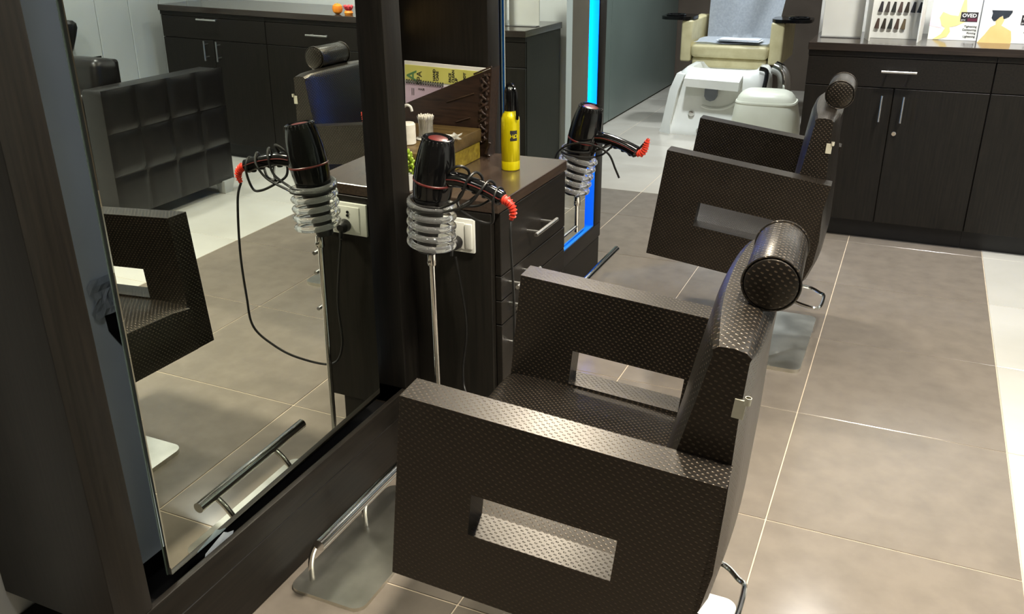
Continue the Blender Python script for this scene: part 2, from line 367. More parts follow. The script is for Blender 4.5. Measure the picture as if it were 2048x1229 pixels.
# recessed ceiling fittings for the lamps, the last around the added fill lamp
LAMP_SPOT = ['before the near mirror station', 'above the drawer cabinet', 'before the far blue lit mirror', 'over the aisle behind the nearest salon chair', 'beside the white panelled wall', 'in front of the left counter cabinet', 'above the black armchair', 'in front of the pedicure basin', 'over the pedicure chair back', 'added as fill light for the counter cards']
for ((x, y), p, c), spot in zip(DOWNLIGHTS, LAMP_SPOT):
    t = thing('ceiling_light', 'round recessed ceiling downlight ' + spot, 'ceiling light', (x, y, CEIL), 'ceiling downlights')
    finish(bm_lathe([(0.088, -0.004), (0.105, -0.004), (0.108, -0.001), (0.105, 0.0), (0.088, 0.0)], 28, False), 'trim_ring', CHROME, t)
    finish(bm_lathe([(0.0, -0.001), (0.088, -0.001)], 28, False), 'diffuser', LAMPM, t)

# ------------------------------------------------------------------ mirror stations
XF = -1.19           # front plane of the wooden frames
def station(label, y0, lit, normal):
    """frame y0..y0+1.128, mirror floats in a shallow recess"""
    t = thing('mirror_station', label, 'mirror', (XF, y0, 0), 'wall mirror stations')
    W, H, PW = 1.128, 2.30, 0.083
    D = XF-XW-0.002
    z0 = 0.227
    box('plinth', WOODH, t, -D, -0.002, 0.012, W-0.012, 0, 0.158, 0.002, 1)
    box('bottom_rail', WOODH, t, -0.016 if not lit else -D, 0.0, 0, W, 0.160, z0, 0.003)
    if not lit: box('recess_floor', BLACKM, t, -D, -0.0165, PW, W-PW, 0.160, 0.166)  # black floor stands in for the shade below the mirror
    box('post', WOOD, t, -D, 0.0, 0, PW, z0+0.0005, H, 0.003)
    box('post', WOOD, t, -D, 0.0, W-PW, W, z0, H, 0.003)
    box('top_rail', WOODH, t, -D, 0.0, PW, W-PW, H-0.12, H, 0.003)
    box('recess_back', LAMW, t, -D, -0.12, PW, W-PW, 0.225, H-0.12, 0)
    if lit:
        box('recess_side', LEDTINT, t, -0.12, -0.004, W-PW-0.006, W-PW, z0, H-0.12, 0)
        box('recess_side', LEDTINT, t, -0.12, -0.004, PW, PW+0.006, z0, H-0.12, 0)
        box('recess_floor', LEDTINT, t, -0.12, -0.004, PW+0.006, W-PW-0.006, z0, z0+0.005, 0)
    # floating mirror with its backing block
    mw, mz0, mz1 = 0.806, 0.237, 2.10
    a = Matrix.Translation((-0.018, W/2, 1.17)) @ normal
    bk = finish(xform(bm_box(-0.085, -0.012, -mw/2+0.12, mw/2-0.12, mz0-1.17+0.12, mz1-1.17-0.12), a), 'mirror_backing', WOOD, t)
    mo = finish(xform(bm_box(-0.010, 0.0, -mw/2, mw/2, mz0-1.17, mz1-1.17, 0.0015, 1), a), 'mirror', MIRROR, t, smooth=None)
    finish(xform(bm_box(-0.0125, -0.0102, -mw/2-0.0012, mw/2+0.0012, mz0-1.17-0.0012, mz1-1.17+0.0012), a), 'mirror_edge', MEDGE, mo)
    return t
YAWM, TILTM = 0.013, -0.014
nrm1 = Matrix.Rotation(YAWM, 4, 'Z') @ Matrix.Rotation(-TILTM, 4, 'Y')
S1Y, S2Y = 0.845, 2.472
st1 = station('near dark wood mirror station with unlit pale recess around its tall mirror', S1Y, False, nrm1)
st2 = station('far dark wood mirror station with glowing blue recess behind its mirror', S2Y, True, Matrix.Identity(4))
# blue strips behind the edge of the far mirror
led = box('led_strip', LED, st2, -0.119, -0.114, 0.93, 0.942, 0.30, 2.1)
area('led_lamp', (XF-0.085, S2Y+0.962, 1.32), 12.5, (0.0, 0.38, 1.0), 0.025, 1.6, (math.radians(90), 0, 0))
area('led_lamp', (XF-0.085, S2Y+0.60, 0.300), 1.6, (0.0, 0.25, 1.0), 0.02, 0.6, (math.radians(0), 0, 0))
# tape and dark mark on the pale strip of the near recess, scrap of film under the near mirror
def crumple(name, mt, parent, n, w, h, loc, amp, seed, rot=(0, 0, 0)):
    rnd = random.Random(seed); bm = bmesh.new(); V = []
    for i in range(n+1):
        for j in range(n+1):
            V.append(bm.verts.new((0.001+amp*rnd.random(), (i/n-0.5)*w*(1+0.3*math.sin(j*1.7)), (j/n-0.5)*h)))
    for i in range(n):
        for j in range(n):
            k = i*(n+1)+j; bm.faces.new((V[k], V[k+1], V[k+n+2], V[k+n+1]))
    bmesh.ops.solidify(bm, geom=bm.faces[:], thickness=0.0006)
    o = finish(bm, name, mt, parent, smooth=None); o.location = loc; o.rotation_euler = rot
    return o
tp = crumple('sticky_tape', TAPE, None, 6, 0.050, 0.075, (XF-0.1185, 1.055, 0.815), 0.004, 3)
tag(tp, 'crumpled clear tape stuck in the pale recess left of the near mirror', 'tape')
bm = bm_prism([(-0.012, 0.05), (0.0, 0.055), (0.026, 0.032), (0.030, -0.055), (0.012, -0.03), (-0.010, 0.01)], (0.0, 0.0015), 'x')
o = finish(bm, 'paint_patch', BLACKM, None, loc=(XF-0.1195, 1.064, 0.735)); tag(o, 'dark chipped patch below the tape in the pale recess', 'mark')
sc = crumple('plastic_scrap', TAPE, None, 3, 0.085, 0.034, (XF-0.0185, 1.125, 0.222), 0.001, 5, (math.radians(14), 0, 0))
tag(sc, 'small grey plastic scrap hanging under the near mirror edge', 'scrap')

# ------------------------------------------------------------------ drawer cabinet between the stations
def bar_handle(parent, axis, length, c, out, mt=CHROME, r=0.006):
    """bar handle: axis 'x','y','z' direction of the bar, c its foot centre on the face, out the outward unit vector"""
    d = {'x': Vector((1, 0, 0)), 'y': Vector((0, 1, 0)), 'z': Vector((0, 0, 1))}[axis]; c = Vector(c); out = Vector(out)
    bms = [bm_tube([c+out*0.038-d*length/2, c+out*0.038+d*length/2], r, 12)]
    for s in (-1, 1): bms.append(bm_tube([c+d*s*length*0.32, c+out*0.038+d*s*length*0.32], r*0.75, 10))
    return finish(merge(*bms), 'handle', mt, parent)
CX = -0.933
cab = thing('drawer_cabinet', 'dark wood drawer cabinet standing between the two mirror stations', 'cabinet', (0, 0, 0))
cy0, cy1 = S1Y+1.130, S2Y-0.002
box('carcass', WOOD, cab, XW+0.002, CX-0.019, cy0, cy1, 0.10, 0.752, 0.002, 1)
box('plinth', WOOD, cab, XW+0.002, CX-0.06, cy0+0.004, cy1-0.004, 0, 0.10)
box('worktop', TOPWOOD, cab, XW+0.002, CX+0.003, cy0-0.001, cy1+0.001, 0.754, 0.785, 0.002, 1)
for za, zb, hz in ((0.575, 0.750, 0.650), (0.503, 0.572, 0.541), (0.431, 0.500, 0.478), (0.112, 0.428, 0.36)):
    d = box('drawer', WOODH, cab, CX-0.018, CX, cy0+0.018, cy1-0.003, za, zb, 0.0015, 1)
    bar_handle(d, 'y', 0.16, (CX, (cy0+cy1)/2 if hz > 0.6 else 2.095, hz), (1, 0, 0), ALU)

# power socket on the cabinet's near side, facing the camera
sk = thing('power_socket', 'white wall socket plate with switch on the cabinet side', 'socket', (-1.042, cy0, 0.687))
finish(bm_box(-0.072, 0.045, -0.010, 0, -0.048, 0.046, 0.003), 'plate', WPLAST, sk)
finish(bm_box(-0.050, 0.018, -0.0125, -0.009, -0.038, 0.036, 0.002), 'socket_insert', WPLAST, sk)
finish(bm_box(0.019, 0.040, -0.016, -0.009, -0.036, 0.034, 0.003), 'switch', WPLAST, sk)
for dx, dz in ((-0.014, 0.020), (-0.013, 0.010)):
    finish(xform(bm_lathe([(0.0, 0), (0.0042, 0), (0.0042, 0.002), (0, 0.002)], 14), Matrix.Translation((dx, -0.0125, dz)) @ Matrix.Rotation(math.radians(90), 4, 'X')), 'socket_hole', BLACKM, sk)

# ------------------------------------------------------------------ hair dryers and their holders
def dryer_holder(label, loc, tilt, pole_bottom, bracket=None):
    t = thing('hair_dryer_holder', label, 'dryer holder', loc, 'spiral hair dryer holders')
    T = Matrix.Rotation(tilt, 4, 'Y'); pts = []
    turns, h, R = 5.0, 0.128, 0.055
    n = int(turns*28)
    for i in range(n+1):
        a = 2*math.pi*turns*i/n + math.pi*0.5
        pts.append(T @ Vector((R*math.cos(a), R*math.sin(a), -h*i/n)))
    e = pts[-1]
    pts += catmull([e, e+Vector((-0.012, -0.030, -0.004)), Vector((-0.012, 0.006, -h-0.010)), Vector((-0.008, 0.0, -h-0.035))], 6)[1:]
    finish(bm_tube(pts, 0.0081, 12), 'coil', CLEAR, t)
    b = Vector((-0.008, 0, -h-0.028))
    finish(bm_tube([b, (b.x, b.y, pole_bottom-loc[2])], 0.0075, 14), 'pole', CHROME, t)
    finish(xform(bm_lathe([(0.0, 0), (0.011, 0), (0.012, 0.004), (0.011, 0.03), (0.0, 0.03)], 16), Matrix.Translation((b.x, b.y, b.z-0.022))), 'collar', CHROME, t)
    finish(xform(bm_lathe([(0.0, 0), (0.003, 0), (0.005, 0.006), (0.0, 0.010)], 10), Matrix.Translation((b.x, b.y-0.010, b.z-0.010)) @ Matrix.Rotation(math.radians(90), 4, 'X')), 'thumb_screw', CHROME, t)
    zf = pole_bottom-loc[2]
    if bracket:
        finish(merge(bm_tube([(b.x, b.y, zf+0.02), (b.x, bracket-loc[1], zf+0.02)], 0.006, 10), bm_box(b.x-0.02, b.x+0.02, bracket-loc[1], bracket-loc[1]+0.004, zf-0.01, zf+0.05, 0.001, 1)), 'wall_bracket', CHROME, t)
        return t
    finish(xform(bm_lathe([(0.0, 0), (0.06, 0), (0.062, 0.004), (0.055, 0.010), (0.012, 0.014), (0.0, 0.014)], 24), Matrix.Translation((b.x, b.y, zf))), 'foot', CHROME, t)
    return t
def hair_dryer(label, loc, tilt, rz, wraps, tail, bend=-1):
    t = thing('hair_dryer', label, 'hair dryer', loc, 'black hair dryers in spiral holders', rz)
    T = Matrix.Rotation(tilt, 4, 'Y')
    body = finish(xform(bm_lathe([(0.0, -0.016), (0.040, -0.016), (0.0455, -0.008), (0.0485, 0.018), (0.0505, 0.045), (0.0505, 0.062), (0.0495, 0.085), (0.046, 0.112), (0.0415, 0.136), (0.0375, 0.150), (0.036, 0.155), (0.032, 0.156), (0.030, 0.152), (0.0, 0.152)], 40), T), 'body', BLACKP, t)
    finish(xform(bm_lathe([(0.0505, 0.043), (0.0522, 0.0445), (0.0522, 0.0475), (0.0505, 0.049)], 40, False), T @ Matrix.Rotation(math.radians(1), 4, 'Y')), 'trim_ring', DREDP, body)
    finish(xform(bm_lathe([(0.0, 0.1555), (0.012, 0.155), (0.020, 0.154), (0.024, 0.1525), (0.024, 0.150)], 28, False), T), 'intake_grille', DREDP, t)
    # ribs round the intake rim
    rb = bmesh.new()
    for k in range(24):
        a = 2*math.pi*k/24
        b2 = xform(bm_box(0.0345, 0.0395, -0.0015, 0.0015, 0.138, 0.153, 0.0006, 1), Matrix.Rotation(a, 4, 'Z')); rb = merge(rb, b2)
    finish(xform(rb, T), 'intake_ribs', BLACKM, t)
    finish(xform(bm_lathe([(0.0, -0.145), (0.021, -0.145), (0.023, -0.14), (0.029, -0.07), (0.036, -0.03), (0.041, -0.012), (0.0, -0.012)], 28), T), 'nozzle', BLACKM, t)
    # handle
    hp = catmull([(0.030, 0, 0.050), (0.080, 0, 0.054), (0.125, 0, 0.047), (0.165, 0, 0.036), (0.200, 0, 0.022)], 6)
    hr = [0.0215 - 0.005*math.sin(math.pi*i/(len(hp)-1))*0.6 - 0.002*(i/(len(hp)-1)) for i in range(len(hp))]
    hr[-1] *= 0.75
    h = finish(bm_tube(hp, 0.02, 18, radii=hr), 'handle', BLACKP, t)
    for s in (-1,):
        finish(bm_tube([p+Vector((0, s*hr[i]*0.985, 0.004)) for i, p in enumerate(hp)], 0.0016, 6), 'trim_line', DREDP, h)
    for k in range(4):
        p = hp[8+4*k]; finish(xform(bm_lathe([(0, -0.004), (0.007, -0.003), (0.009, 0.0), (0.007, 0.004), (0, 0.005)], 12), Matrix.Translation(p+Vector((0, 0, -hr[8+4*k])))), 'finger_grip', BLACKM, h)
    # red ribbed strain relief bending down
    e = hp[-1]
    sp = catmull([e+Vector((-0.006, 0, 0.002)), e+Vector((0.012, 0, -0.003 if bend < 0 else -0.001)), e+Vector((0.024, 0, 0.014*bend)), e+Vector((0.028, 0, 0.030*bend)), e+Vector((0.022 if bend < 0 else 0.034, 0, 0.047*bend))], 5)
    sr = [(0.0105-0.005*i/(len(sp)-1)) for i in range(len(sp))]
    s_ = finish(bm_tube(sp, 0.008, 12, radii=sr), 'strain_relief', REDP, t)
    for i in range(3, len(sp)-3, 2):
        d = (sp[i+1]-sp[i-1]).normalized()
        q = Vector((0, 0, 1)).rotation_difference(d).to_matrix().to_4x4()
        finish(xform(bm_lathe([(sr[i], -0.0012), (sr[i]+0.0028, -0.001), (sr[i]+0.0028, 0.001), (sr[i], 0.0012)], 12, False), Matrix.Translation(sp[i]) @ q), 'rib', REDP, s_)
    cord = finish(bm_tube(catmull([sp[-1]]+tail, 8), 0.0034, 8), 'cord', CORD, t)
    for wp in wraps: finish(bm_tube(catmull(wp, 8), 0.0034, 8), 'cord_wrap', CORD, t)
    return t
def ring_pts(cx, cz, rx, ry, a0, a1, dz0=0, dz1=0, n=10):
    return [(cx+rx*math.cos(math.radians(a0+(a1-a0)*i/n)), ry*math.sin(math.radians(a0+(a1-a0)*i/n)), cz+dz0+(dz1-dz0)*i/n) for i in range(n+1)]
D1 = Vector((-1.043, 1.83, 0.825))
hold1 = dryer_holder('clear spiral dryer holder on a chrome pole beside the near mirror', (D1.x, D1.y, D1.z), math.radians(3), 0.0)
wr1 = [ring_pts(0.004, -0.006, 0.056, 0.056, 95, 325, 0.012, -0.004) + [(0.098, -0.028, 0.018), (0.116, -0.020, 0.062), (0.126, 0.002, 0.078), (0.132, 0.022, 0.062), (0.130, 0.025, 0.032), (0.116, 0.0, 0.012), (0.10, -0.02, 0.0)],
       ring_pts(0.002, -0.013, 0.060, 0.060, 110, 330, 0.006, -0.008) + [(0.120, -0.028, 0.004), (0.152, -0.024, 0.040), (0.163, 0.0, 0.062), (0.168, 0.022, 0.046), (0.162, 0.024, 0.018), (0.135, 0.0, -0.002), (0.09, -0.012, -0.006)],
       [(0.046, -0.012, 0.060), (0.075, -0.016, 0.086), (0.096, -0.012, 0.092), (0.104, 0.008, 0.076), (0.092, 0.024, 0.040), (0.078, 0.0, 0.010), (0.100, -0.026, -0.010), (0.145, -0.024, -0.032), (0.178, -0.012, -0.034), (0.186, -0.022, 0.014), (0.188, -0.006, 0.046), (0.190, 0.018, 0.040), (0.186, 0.022, 0.016)]]
W = lambda x, y, z: (x-D1.x, y-D1.y, z-D1.z)
tail1 = [W(-0.815, 1.815, 0.753), W(-0.806, 1.812, 0.606), W(-0.808, 1.815, 0.47), W(-0.815, 1.82, 0.376), W(-0.865, 1.835, 0.318), W(-0.93, 1.86, 0.275), W(-1.01, 1.91, 0.245), W(-1.035, 1.935, 0.30), W(-1.025, 1.945, 0.44), W(-1.050, 1.942, 0.632)]
dry1 = hair_dryer('black hair dryer with red ring in the holder beside the near mirror', (D1.x, D1.y, D1.z), math.radians(10), math.radians(-4), wr1, tail1)
plug = finish(merge(xform(bm_lathe([(0.0, 0), (0.017, 0), (0.019, 0.004), (0.018, 0.022), (0.010, 0.032), (0.0, 0.034)], 20), Matrix.Rotation(math.radians(90), 4, 'X')), bm_tube([(0, -0.028, -0.004), (0, -0.032, -0.03)], 0.005, 8)), 'plug', BLACKM, None, loc=(-1.056, cy0-0.0125, 0.668))
plug.parent = dry1; plug.matrix_parent_inverse = Matrix.Identity(4); plug.location = Vector((-1.056, cy0-0.0125, 0.668))-D1
D2 = Vector((-0.948, 2.64, 0.770))
hold2 = dryer_holder('clear spiral dryer holder in front of the blue lit far mirror', (D2.x, D2.y, D2.z), math.radians(14), 0.50, S2Y-0.001)
wr2 = [ring_pts(0.0, 0.012, 0.058, 0.060, 60, 330, 0.01, 0.0) + [(0.075, -0.035, 0.020), (0.105, -0.025, 0.035), (0.118, 0.0, 0.040), (0.10, 0.02, 0.022)],
       ring_pts(0.002, 0.0, 0.062, 0.062, 110, 345, 0.014, -0.004) + [(0.09, -0.018, 0.008), (0.115, 0.0, 0.035)],
       [(-0.075, -0.03, -0.075), (-0.068, -0.045, -0.02), (-0.035, -0.062, 0.02), (0.02, -0.062, 0.044), (0.07, -0.045, 0.040), (0.115, -0.030, 0.014), (0.138, -0.026, -0.03), (0.150, -0.02, -0.06)]]
tail2 = [(0.178, 0.002, 0.012), (0.150, 0.0, 0.040), (0.10, 0.01, 0.038), (0.055, 0.03, 0.01), (0.0, 0.06, 0.0), (-0.05, 0.035, -0.01)]

dry2 = hair_dryer('black hair dryer with red cord collar in the far blue lit station holder', (D2.x, D2.y, D2.z), math.radians(13), math.radians(-8), wr2, tail2, 1)

# ------------------------------------------------------------------ salon chairs
AL, AH, AT, AW = 0.531, 0.372, 0.064, 0.637      # arm length, height, thickness, overall width
def chair_mesh_parts():
    P = {}
    def arm():
        bm = bm_frame(0, AL, 0, AH, 0.138, 0.388, 0.138, 0.221, 0, AT)
        # bottom rear corner cut upwards a little
        for v in bm.verts:
            if abs(v.co.x-AL) < 1e-6 and v.co.z < 0.01: v.co.x -= 0.012
        bevel(bm, 0.010, 3, 40)
        return bm
    P['arm'] = arm
    def seam():
        # stitched piping along the two top edges of an arm
        return [bm_tube([(0.012, yy, AH-0.0035), (AL-0.012, yy, AH-0.0035)], 0.0026, 6) for yy in (0.004, AT-0.004)]
    P['seam'] = seam
    def seat():
        n = 9; rings = []
        y0, y1 = AT-0.002, AW-AT+0.002
        prof = [(-0.002, 0.0), (-0.008, 0.02), (-0.010, 0.105), (-0.004, 0.125), (0.012, 0.1345), (0.10, 0.1385), (0.30, 0.137), (0.43, 0.132), (0.45, 0.03), (0.44, 0.0)]
        for i in range(n):
            f = i/(n-1); y = y0+(y1-y0)*f; bul = 0.006*math.sin(math.pi*f)
            edge = 0.006 if i in (0, n-1) else 0
            rings.append([(u, y, v+(bul-edge if v > 0.12 else 0)) for u, v in prof])
        return bm_loft(rings)
    P['seat'] = seat
    def back():
        n = 15; rings = []
        y0, y1 = AT-0.001, AW-AT+0.001
        front = [(0.400, 0.02), (0.404, 0.13), (0.420, 0.25), (0.438, 0.37), (0.452, 0.47), (0.462, 0.548)]
        top = [(0.466, 0.561), (0.474, 0.568), (0.495, 0.570), (0.514, 0.567), (0.523, 0.560)]
        rear = [(0.527, 0.548), (0.530, 0.45), (0.540, 0.30), (0.546, 0.16), (0.538, 0.08), (0.515, 0.012), (0.46, -0.01)]
        for i in range(n):
            f = i/(n-1); y = y0+(y1-y0)*f
            s = max(0.0, 1-abs(2*f-1)**2.2)
            e = 0.006*(1 if i in (0, n-1) else 0)
            ring = []
            for u, v in front: ring.append((u - (0.022*s if v > 0.2 else 0.012*s)*min(1, max(0.3, v/0.5)) + e, y, v))
            for u, v in top: ring.append((u-0.02*s if u < 0.48 else u, y, v - e + 0.008*s))
            for u, v in rear: ring.append((u - e + 0.012*s, y, v))
            rings.append(ring)
        return bm_loft(rings)
    P['back'] = back
    def head():
        R = 0.0435; y0, y1 = 0.203, AW-0.232
        bm = bm_lathe([(0.0, 0.0), (R-0.010, 0.0005), (R-0.003, 0.003), (R, 0.010), (R, (y1-y0)-0.010), (R-0.003, (y1-y0)-0.003), (R-0.010, (y1-y0)-0.0005), (0.0, y1-y0)], 36)
        bmesh.ops.transform(bm, matrix=Matrix.Translation((0.522, y0, 0.616)) @ Matrix.Rotation(math.radians(-90), 4, 'X'), verts=bm.verts)
        return bm
    P['head'] = head
    def pip():
        R = 0.0435
        return [bm_tube([(0.522+(R+0.0008)*math.cos(2*math.pi*k/40), yy, 0.616+(R+0.0008)*math.sin(2*math.pi*k/40)) for k in range(40)], 0.002, 6, closed=True) for yy in (0.210, AW-0.239)]
    P['pip'] = pip
    return P
CP = chair_mesh_parts()
def chair_matrix(xf, zf, yn, psi, th):
    return Matrix.Translation((xf+0.3, yn+AW/2, zf)) @ Matrix.Rotation(psi, 4, 'Z') @ Matrix.Translation((-0.3, -AW/2, 0)) @ Matrix.Rotation(th, 4, 'Y')
def build_chair(label, base, M, lean=0.0, px0=-0.215):
    t = thing('salon_chair', label, 'chair', (base[0], base[1], 0), 'brown vinyl salon chairs')
    L = Matrix.Translation((-base[0], -base[1], 0)) @ M
    LB = L @ Matrix.Translation((0.5, 0, 0.2)) @ Matrix.Rotation(lean, 4, 'Y') @ Matrix.Translation((-0.5, 0, -0.2))
    for y in (0, AW-AT):
        a = finish(xform(CP['arm'](), Matrix.Translation((0, y, 0))), 'armrest', VINYL, t, uv=True); a.matrix_local = L
        for b_ in CP['seam'](): finish(xform(b_, Matrix.Translation((0, y, 0))), 'seam', VINYL, a, uv=True)
    o = finish(CP['seat'](), 'seat', VINYL, t, uv=True); o.matrix_local = L
    o = finish(CP['back'](), 'backrest', VINYL, t, uv=True); o.matrix_local = LB; bk = o
    o = finish(CP['head'](), 'headrest', VINYL, t, uv=True); o.matrix_local = LB
    for b_ in CP['pip'](): finish(b_, 'piping', VINYL, o, uv=True)
    # pale tag on the near rear corner of the back
    finish(merge(bm_box(0.512, 0.5295, AT-0.004, AT-0.0015, 0.455, 0.487, 0.0006, 1), xform(bm_lathe([(0.004, 0.0), (0.005, 0.0), (0.005, 0.012), (0.004, 0.012)], 12, False), Matrix.Translation((0.5305, AT-0.004, 0.482)))), 'tag', TAG, bk)
    box('under_frame', BLACKM, t, -0.14, 0.16, -0.12, 0.12, 0.335, 0.365, 0.004)
    finish(bm_lathe([(0.0, 0.012), (0.075, 0.012), (0.072, 0.03), (0.045, 0.05), (0.045, 0.20), (0.036, 0.205), (0.036, 0.34), (0.0, 0.34)], 28), 'hydraulic_column', CHROME, t)
    finish(bm_rrect(px0, 0.240, -0.262, 0.245, 0.0, 0.014, 0.03, 6, 0.004), 'base_plate', STEEL, t)
    lp = catmull([(0.03, 0.055, 0.19), (0.12, 0.150, 0.17), (0.20, 0.185, 0.155), (0.245, 0.155, 0.15), (0.262, 0.130, 0.15), (0.262, 0.02, 0.15), (0.245, -0.005, 0.15), (0.19, 0.005, 0.155), (0.12, 0.020, 0.17), (0.03, -0.01, 0.19)], 5)
    finish(bm_tube(lp, 0.0062, 10), 'pump_lever', CHROME, t)
    return t
ch1 = build_chair('nearest brown dotted vinyl salon chair with round headrest, facing the near mirror', (-0.425, 1.402), chair_matrix(-0.7438, 0.3674, 1.0812, 0.0611, 0.1055))
ch2 = build_chair('second brown vinyl salon chair farther back, in front of the blue lit mirror', (-0.45, 3.14), chair_matrix(-0.778, 0.3868, 2.8463, 0.0384, 0.1403), math.radians(-6), -0.12)

def footrest(label, y0, plate=True):
    t = thing('footrest', label, 'footrest', (-1.07, y0, 0), 'chrome footrests')
    if plate: finish(bm_rrect(-0.096, 0.105, 0.0, 0.46, 0.0, 0.010, 0.028, 6, 0.003), 'base_plate', STEEL, t)
    else:
        for yy in (0.045, 0.275): finish(xform(bm_lathe([(0, 0), (0.02, 0), (0.02, 0.004), (0.012, 0.008), (0, 0.008)], 18), Matrix.Translation((-0.058, yy, 0))), 'flange', CHROME, t)
    finish(bm_tube([(0.020, -0.012, 0.176), (0.020, 0.405, 0.176)], 0.0135, 20), 'bar', CHROME, t)
    for yy in (0.045, 0.275):
        finish(bm_tube(catmull([(-0.058, yy, 0.004), (-0.056, yy, 0.060), (-0.040, yy, 0.110), (-0.010, yy, 0.150), (0.018, yy, 0.172)], 6), 0.0072, 12), 'leg', CHROME, t)
    return t
fr1 = footrest('chrome bar footrest on a square plate below the near mirror', 1.277)
fr2 = footrest('chrome bar footrest on the floor below the blue lit far mirror', 3.0, False)

# ------------------------------------------------------------------ things on the drawer cabinet
ZT = 0.785
bt = thing('water_bottle', 'yellow metal water bottle with black carry loop on the cabinet top', 'bottle', (-1.043, 2.305, ZT))
bb = finish(bm_lathe([(0.0, 0.0), (0.0255, 0.0), (0.027, 0.002), (0.027, 0.026), (0.0265, 0.0268), (0.0265, 0.0275), (0.027, 0.0283), (0.027, 0.140), (0.0262, 0.150), (0.022, 0.161), (0.0175, 0.167), (0.0165, 0.172), (0.0, 0.172)], 40), 'bottle_body', YELLOW, bt)
finish(xform(bm_lathe([(0.0, 0.170), (0.0165, 0.170), (0.0175, 0.174), (0.0175, 0.215), (0.0165, 0.228), (0.013, 0.234), (0.0, 0.235)], 28), Matrix.Identity(4)), 'cap', BLACKP, bt)
finish(bm_tube(catmull([(-0.012, 0, 0.228), (-0.008, 0, 0.242), (0.006, -0.004, 0.245), (0.020, -0.010, 0.232), (0.026, -0.014, 0.200), (0.029, -0.016, 0.160), (0.028, -0.016, 0.150)], 6), 0.0042, 8), 'carry_loop', BLACKP, bt)
cvr = bmesh.new()      # curved black print patch on the bottle
n = 8; a0, a1 = math.radians(-68), math.radians(-22)
vs = [[cvr.verts.new((0.02725*math.cos(a0+(a1-a0)*k/n), 0.02725*math.sin(a0+(a1-a0)*k/n), z)) for k in range(n+1)] for z in (0.088, 0.118)]
for k in range(n): cvr.faces.new((vs[0][k], vs[0][k+1], vs[1][k+1], vs[1][k]))
finish(cvr, 'print_patch', LOGOK, bb)
for i, (chh, sz, dz) in enumerate((('H', 0.0145, 0.097), ('2', 0.009, 0.096), ('O', 0.0145, 0.097))):
    a = a0+(a1-a0)*(0.22, 0.52, 0.76)[i]
    text_mesh('print_letter', chh, sz, YELLOW, bb, (0.0274*math.cos(a), 0.0274*math.sin(a), dz), (math.radians(90), 0, a+math.radians(90)), 'CENTER', bold=0.0004)

bx = thing('keepsake_box', 'flat olive brown box with a gold painted base on the cabinet top', 'box', (-1.185, 2.0, ZT))
box('base', GOLD, bx, -0.235, 0.0, 0.034, 0.392, 0.0, 0.052, 0.002, 1)
box('lid', OLIVE, bx, -0.240, 0.004, 0.030, 0.396, 0.053, 0.092, 0.004)
cw = thing('cotton_bud_cup', 'clear waisted cup packed with pale cotton buds on the flat box', 'cup', (-1.262, 2.20, ZT+0.093))
finish(bm_lathe([(0.0, 0.0), (0.028, 0.0), (0.030, 0.002), (0.028, 0.005), (0.0, 0.005)], 28), 'saucer', WPLAST, cw)
cb = finish(bm_lathe([(0.0225, 0.005), (0.021, 0.02), (0.0205, 0.035), (0.022, 0.055), (0.0255, 0.066), (0.0245, 0.066), (0.021, 0.054), (0.0195, 0.035), (0.020, 0.02), (0.0215, 0.006)], 28, False), 'cup_wall', CLEAR, cw)
rnd = random.Random(2)
mesh_bud = None
for k in range(46):
    r = 0.0175*math.sqrt((k+0.5)/46); a = k*2.39996
    if mesh_bud is None:
        b1 = finish(bm_tube([(0, 0, 0), (0, 0, 0.052)], 0.0012, 5), 'cotton_bud', STICK, cw); mesh_bud = b1.data
        tip = finish(bm_lathe([(0, -0.002), (0.002, 0.0), (0.0026, 0.005), (0.0018, 0.010), (0, 0.0115)], 7), 'cotton_tip', COTTON, b1, loc=(0, 0, 0.050)); mt_ = tip.data
    else:
        b1 = bpy.data.objects.new('cotton_bud', mesh_bud); COL.objects.link(b1); b1.parent = cw
        tip = bpy.data.objects.new('cotton_tip', mt_); COL.objects.link(tip); tip.parent = b1; tip.location = (0, 0, 0.050)
    b1.location = (r*math.cos(a)*0.9, r*math.sin(a)*0.9, 0.006+0.004*rnd.random()); b1.rotation_euler = (-r*math.sin(a)*7*1.0, r*math.cos(a)*7*1.0, 0)
ts = crumple('paper_tissue', PAPER, None, 5, 0.05, 0.034, (-1.19, 2.215, ZT+0.108), 0.016, 11, (0, math.radians(50), math.radians(-50)))
tag(ts, 'small crumpled white paper lying on the flat box', 'paper')
pc = thing('white_jar', 'white cream jar with curved handle behind the near mirror post', 'jar', (-1.278, 2.125, ZT+0.093))
finish(bm_lathe([(0.0, 0.0), (0.020, 0.0), (0.022, 0.002), (0.022, 0.055), (0.018, 0.060), (0.0, 0.060)], 24), 'jar_body', COTTON, pc)
finish(bm_tube(catmull([(-0.014, 0, 0.056), (-0.012, 0, 0.095), (0.0, 0, 0.108), (0.013, 0, 0.104), (0.017, 0, 0.092)], 6), 0.004, 8), 'hook_handle', WPLAST, pc)
pt = thing('potted_succulent', 'small green succulent in a white pot beside the near mirror post', 'plant', (-1.215, 2.010, ZT))
pt.location = (-1.212, 1.996, ZT)
finish(bm_lathe([(0.0, 0.0), (0.015, 0.0), (0.024, 0.045), (0.022, 0.045), (0.020, 0.040), (0.0, 0.040)], 24), 'pot', WPLAST, pt)
lf = None
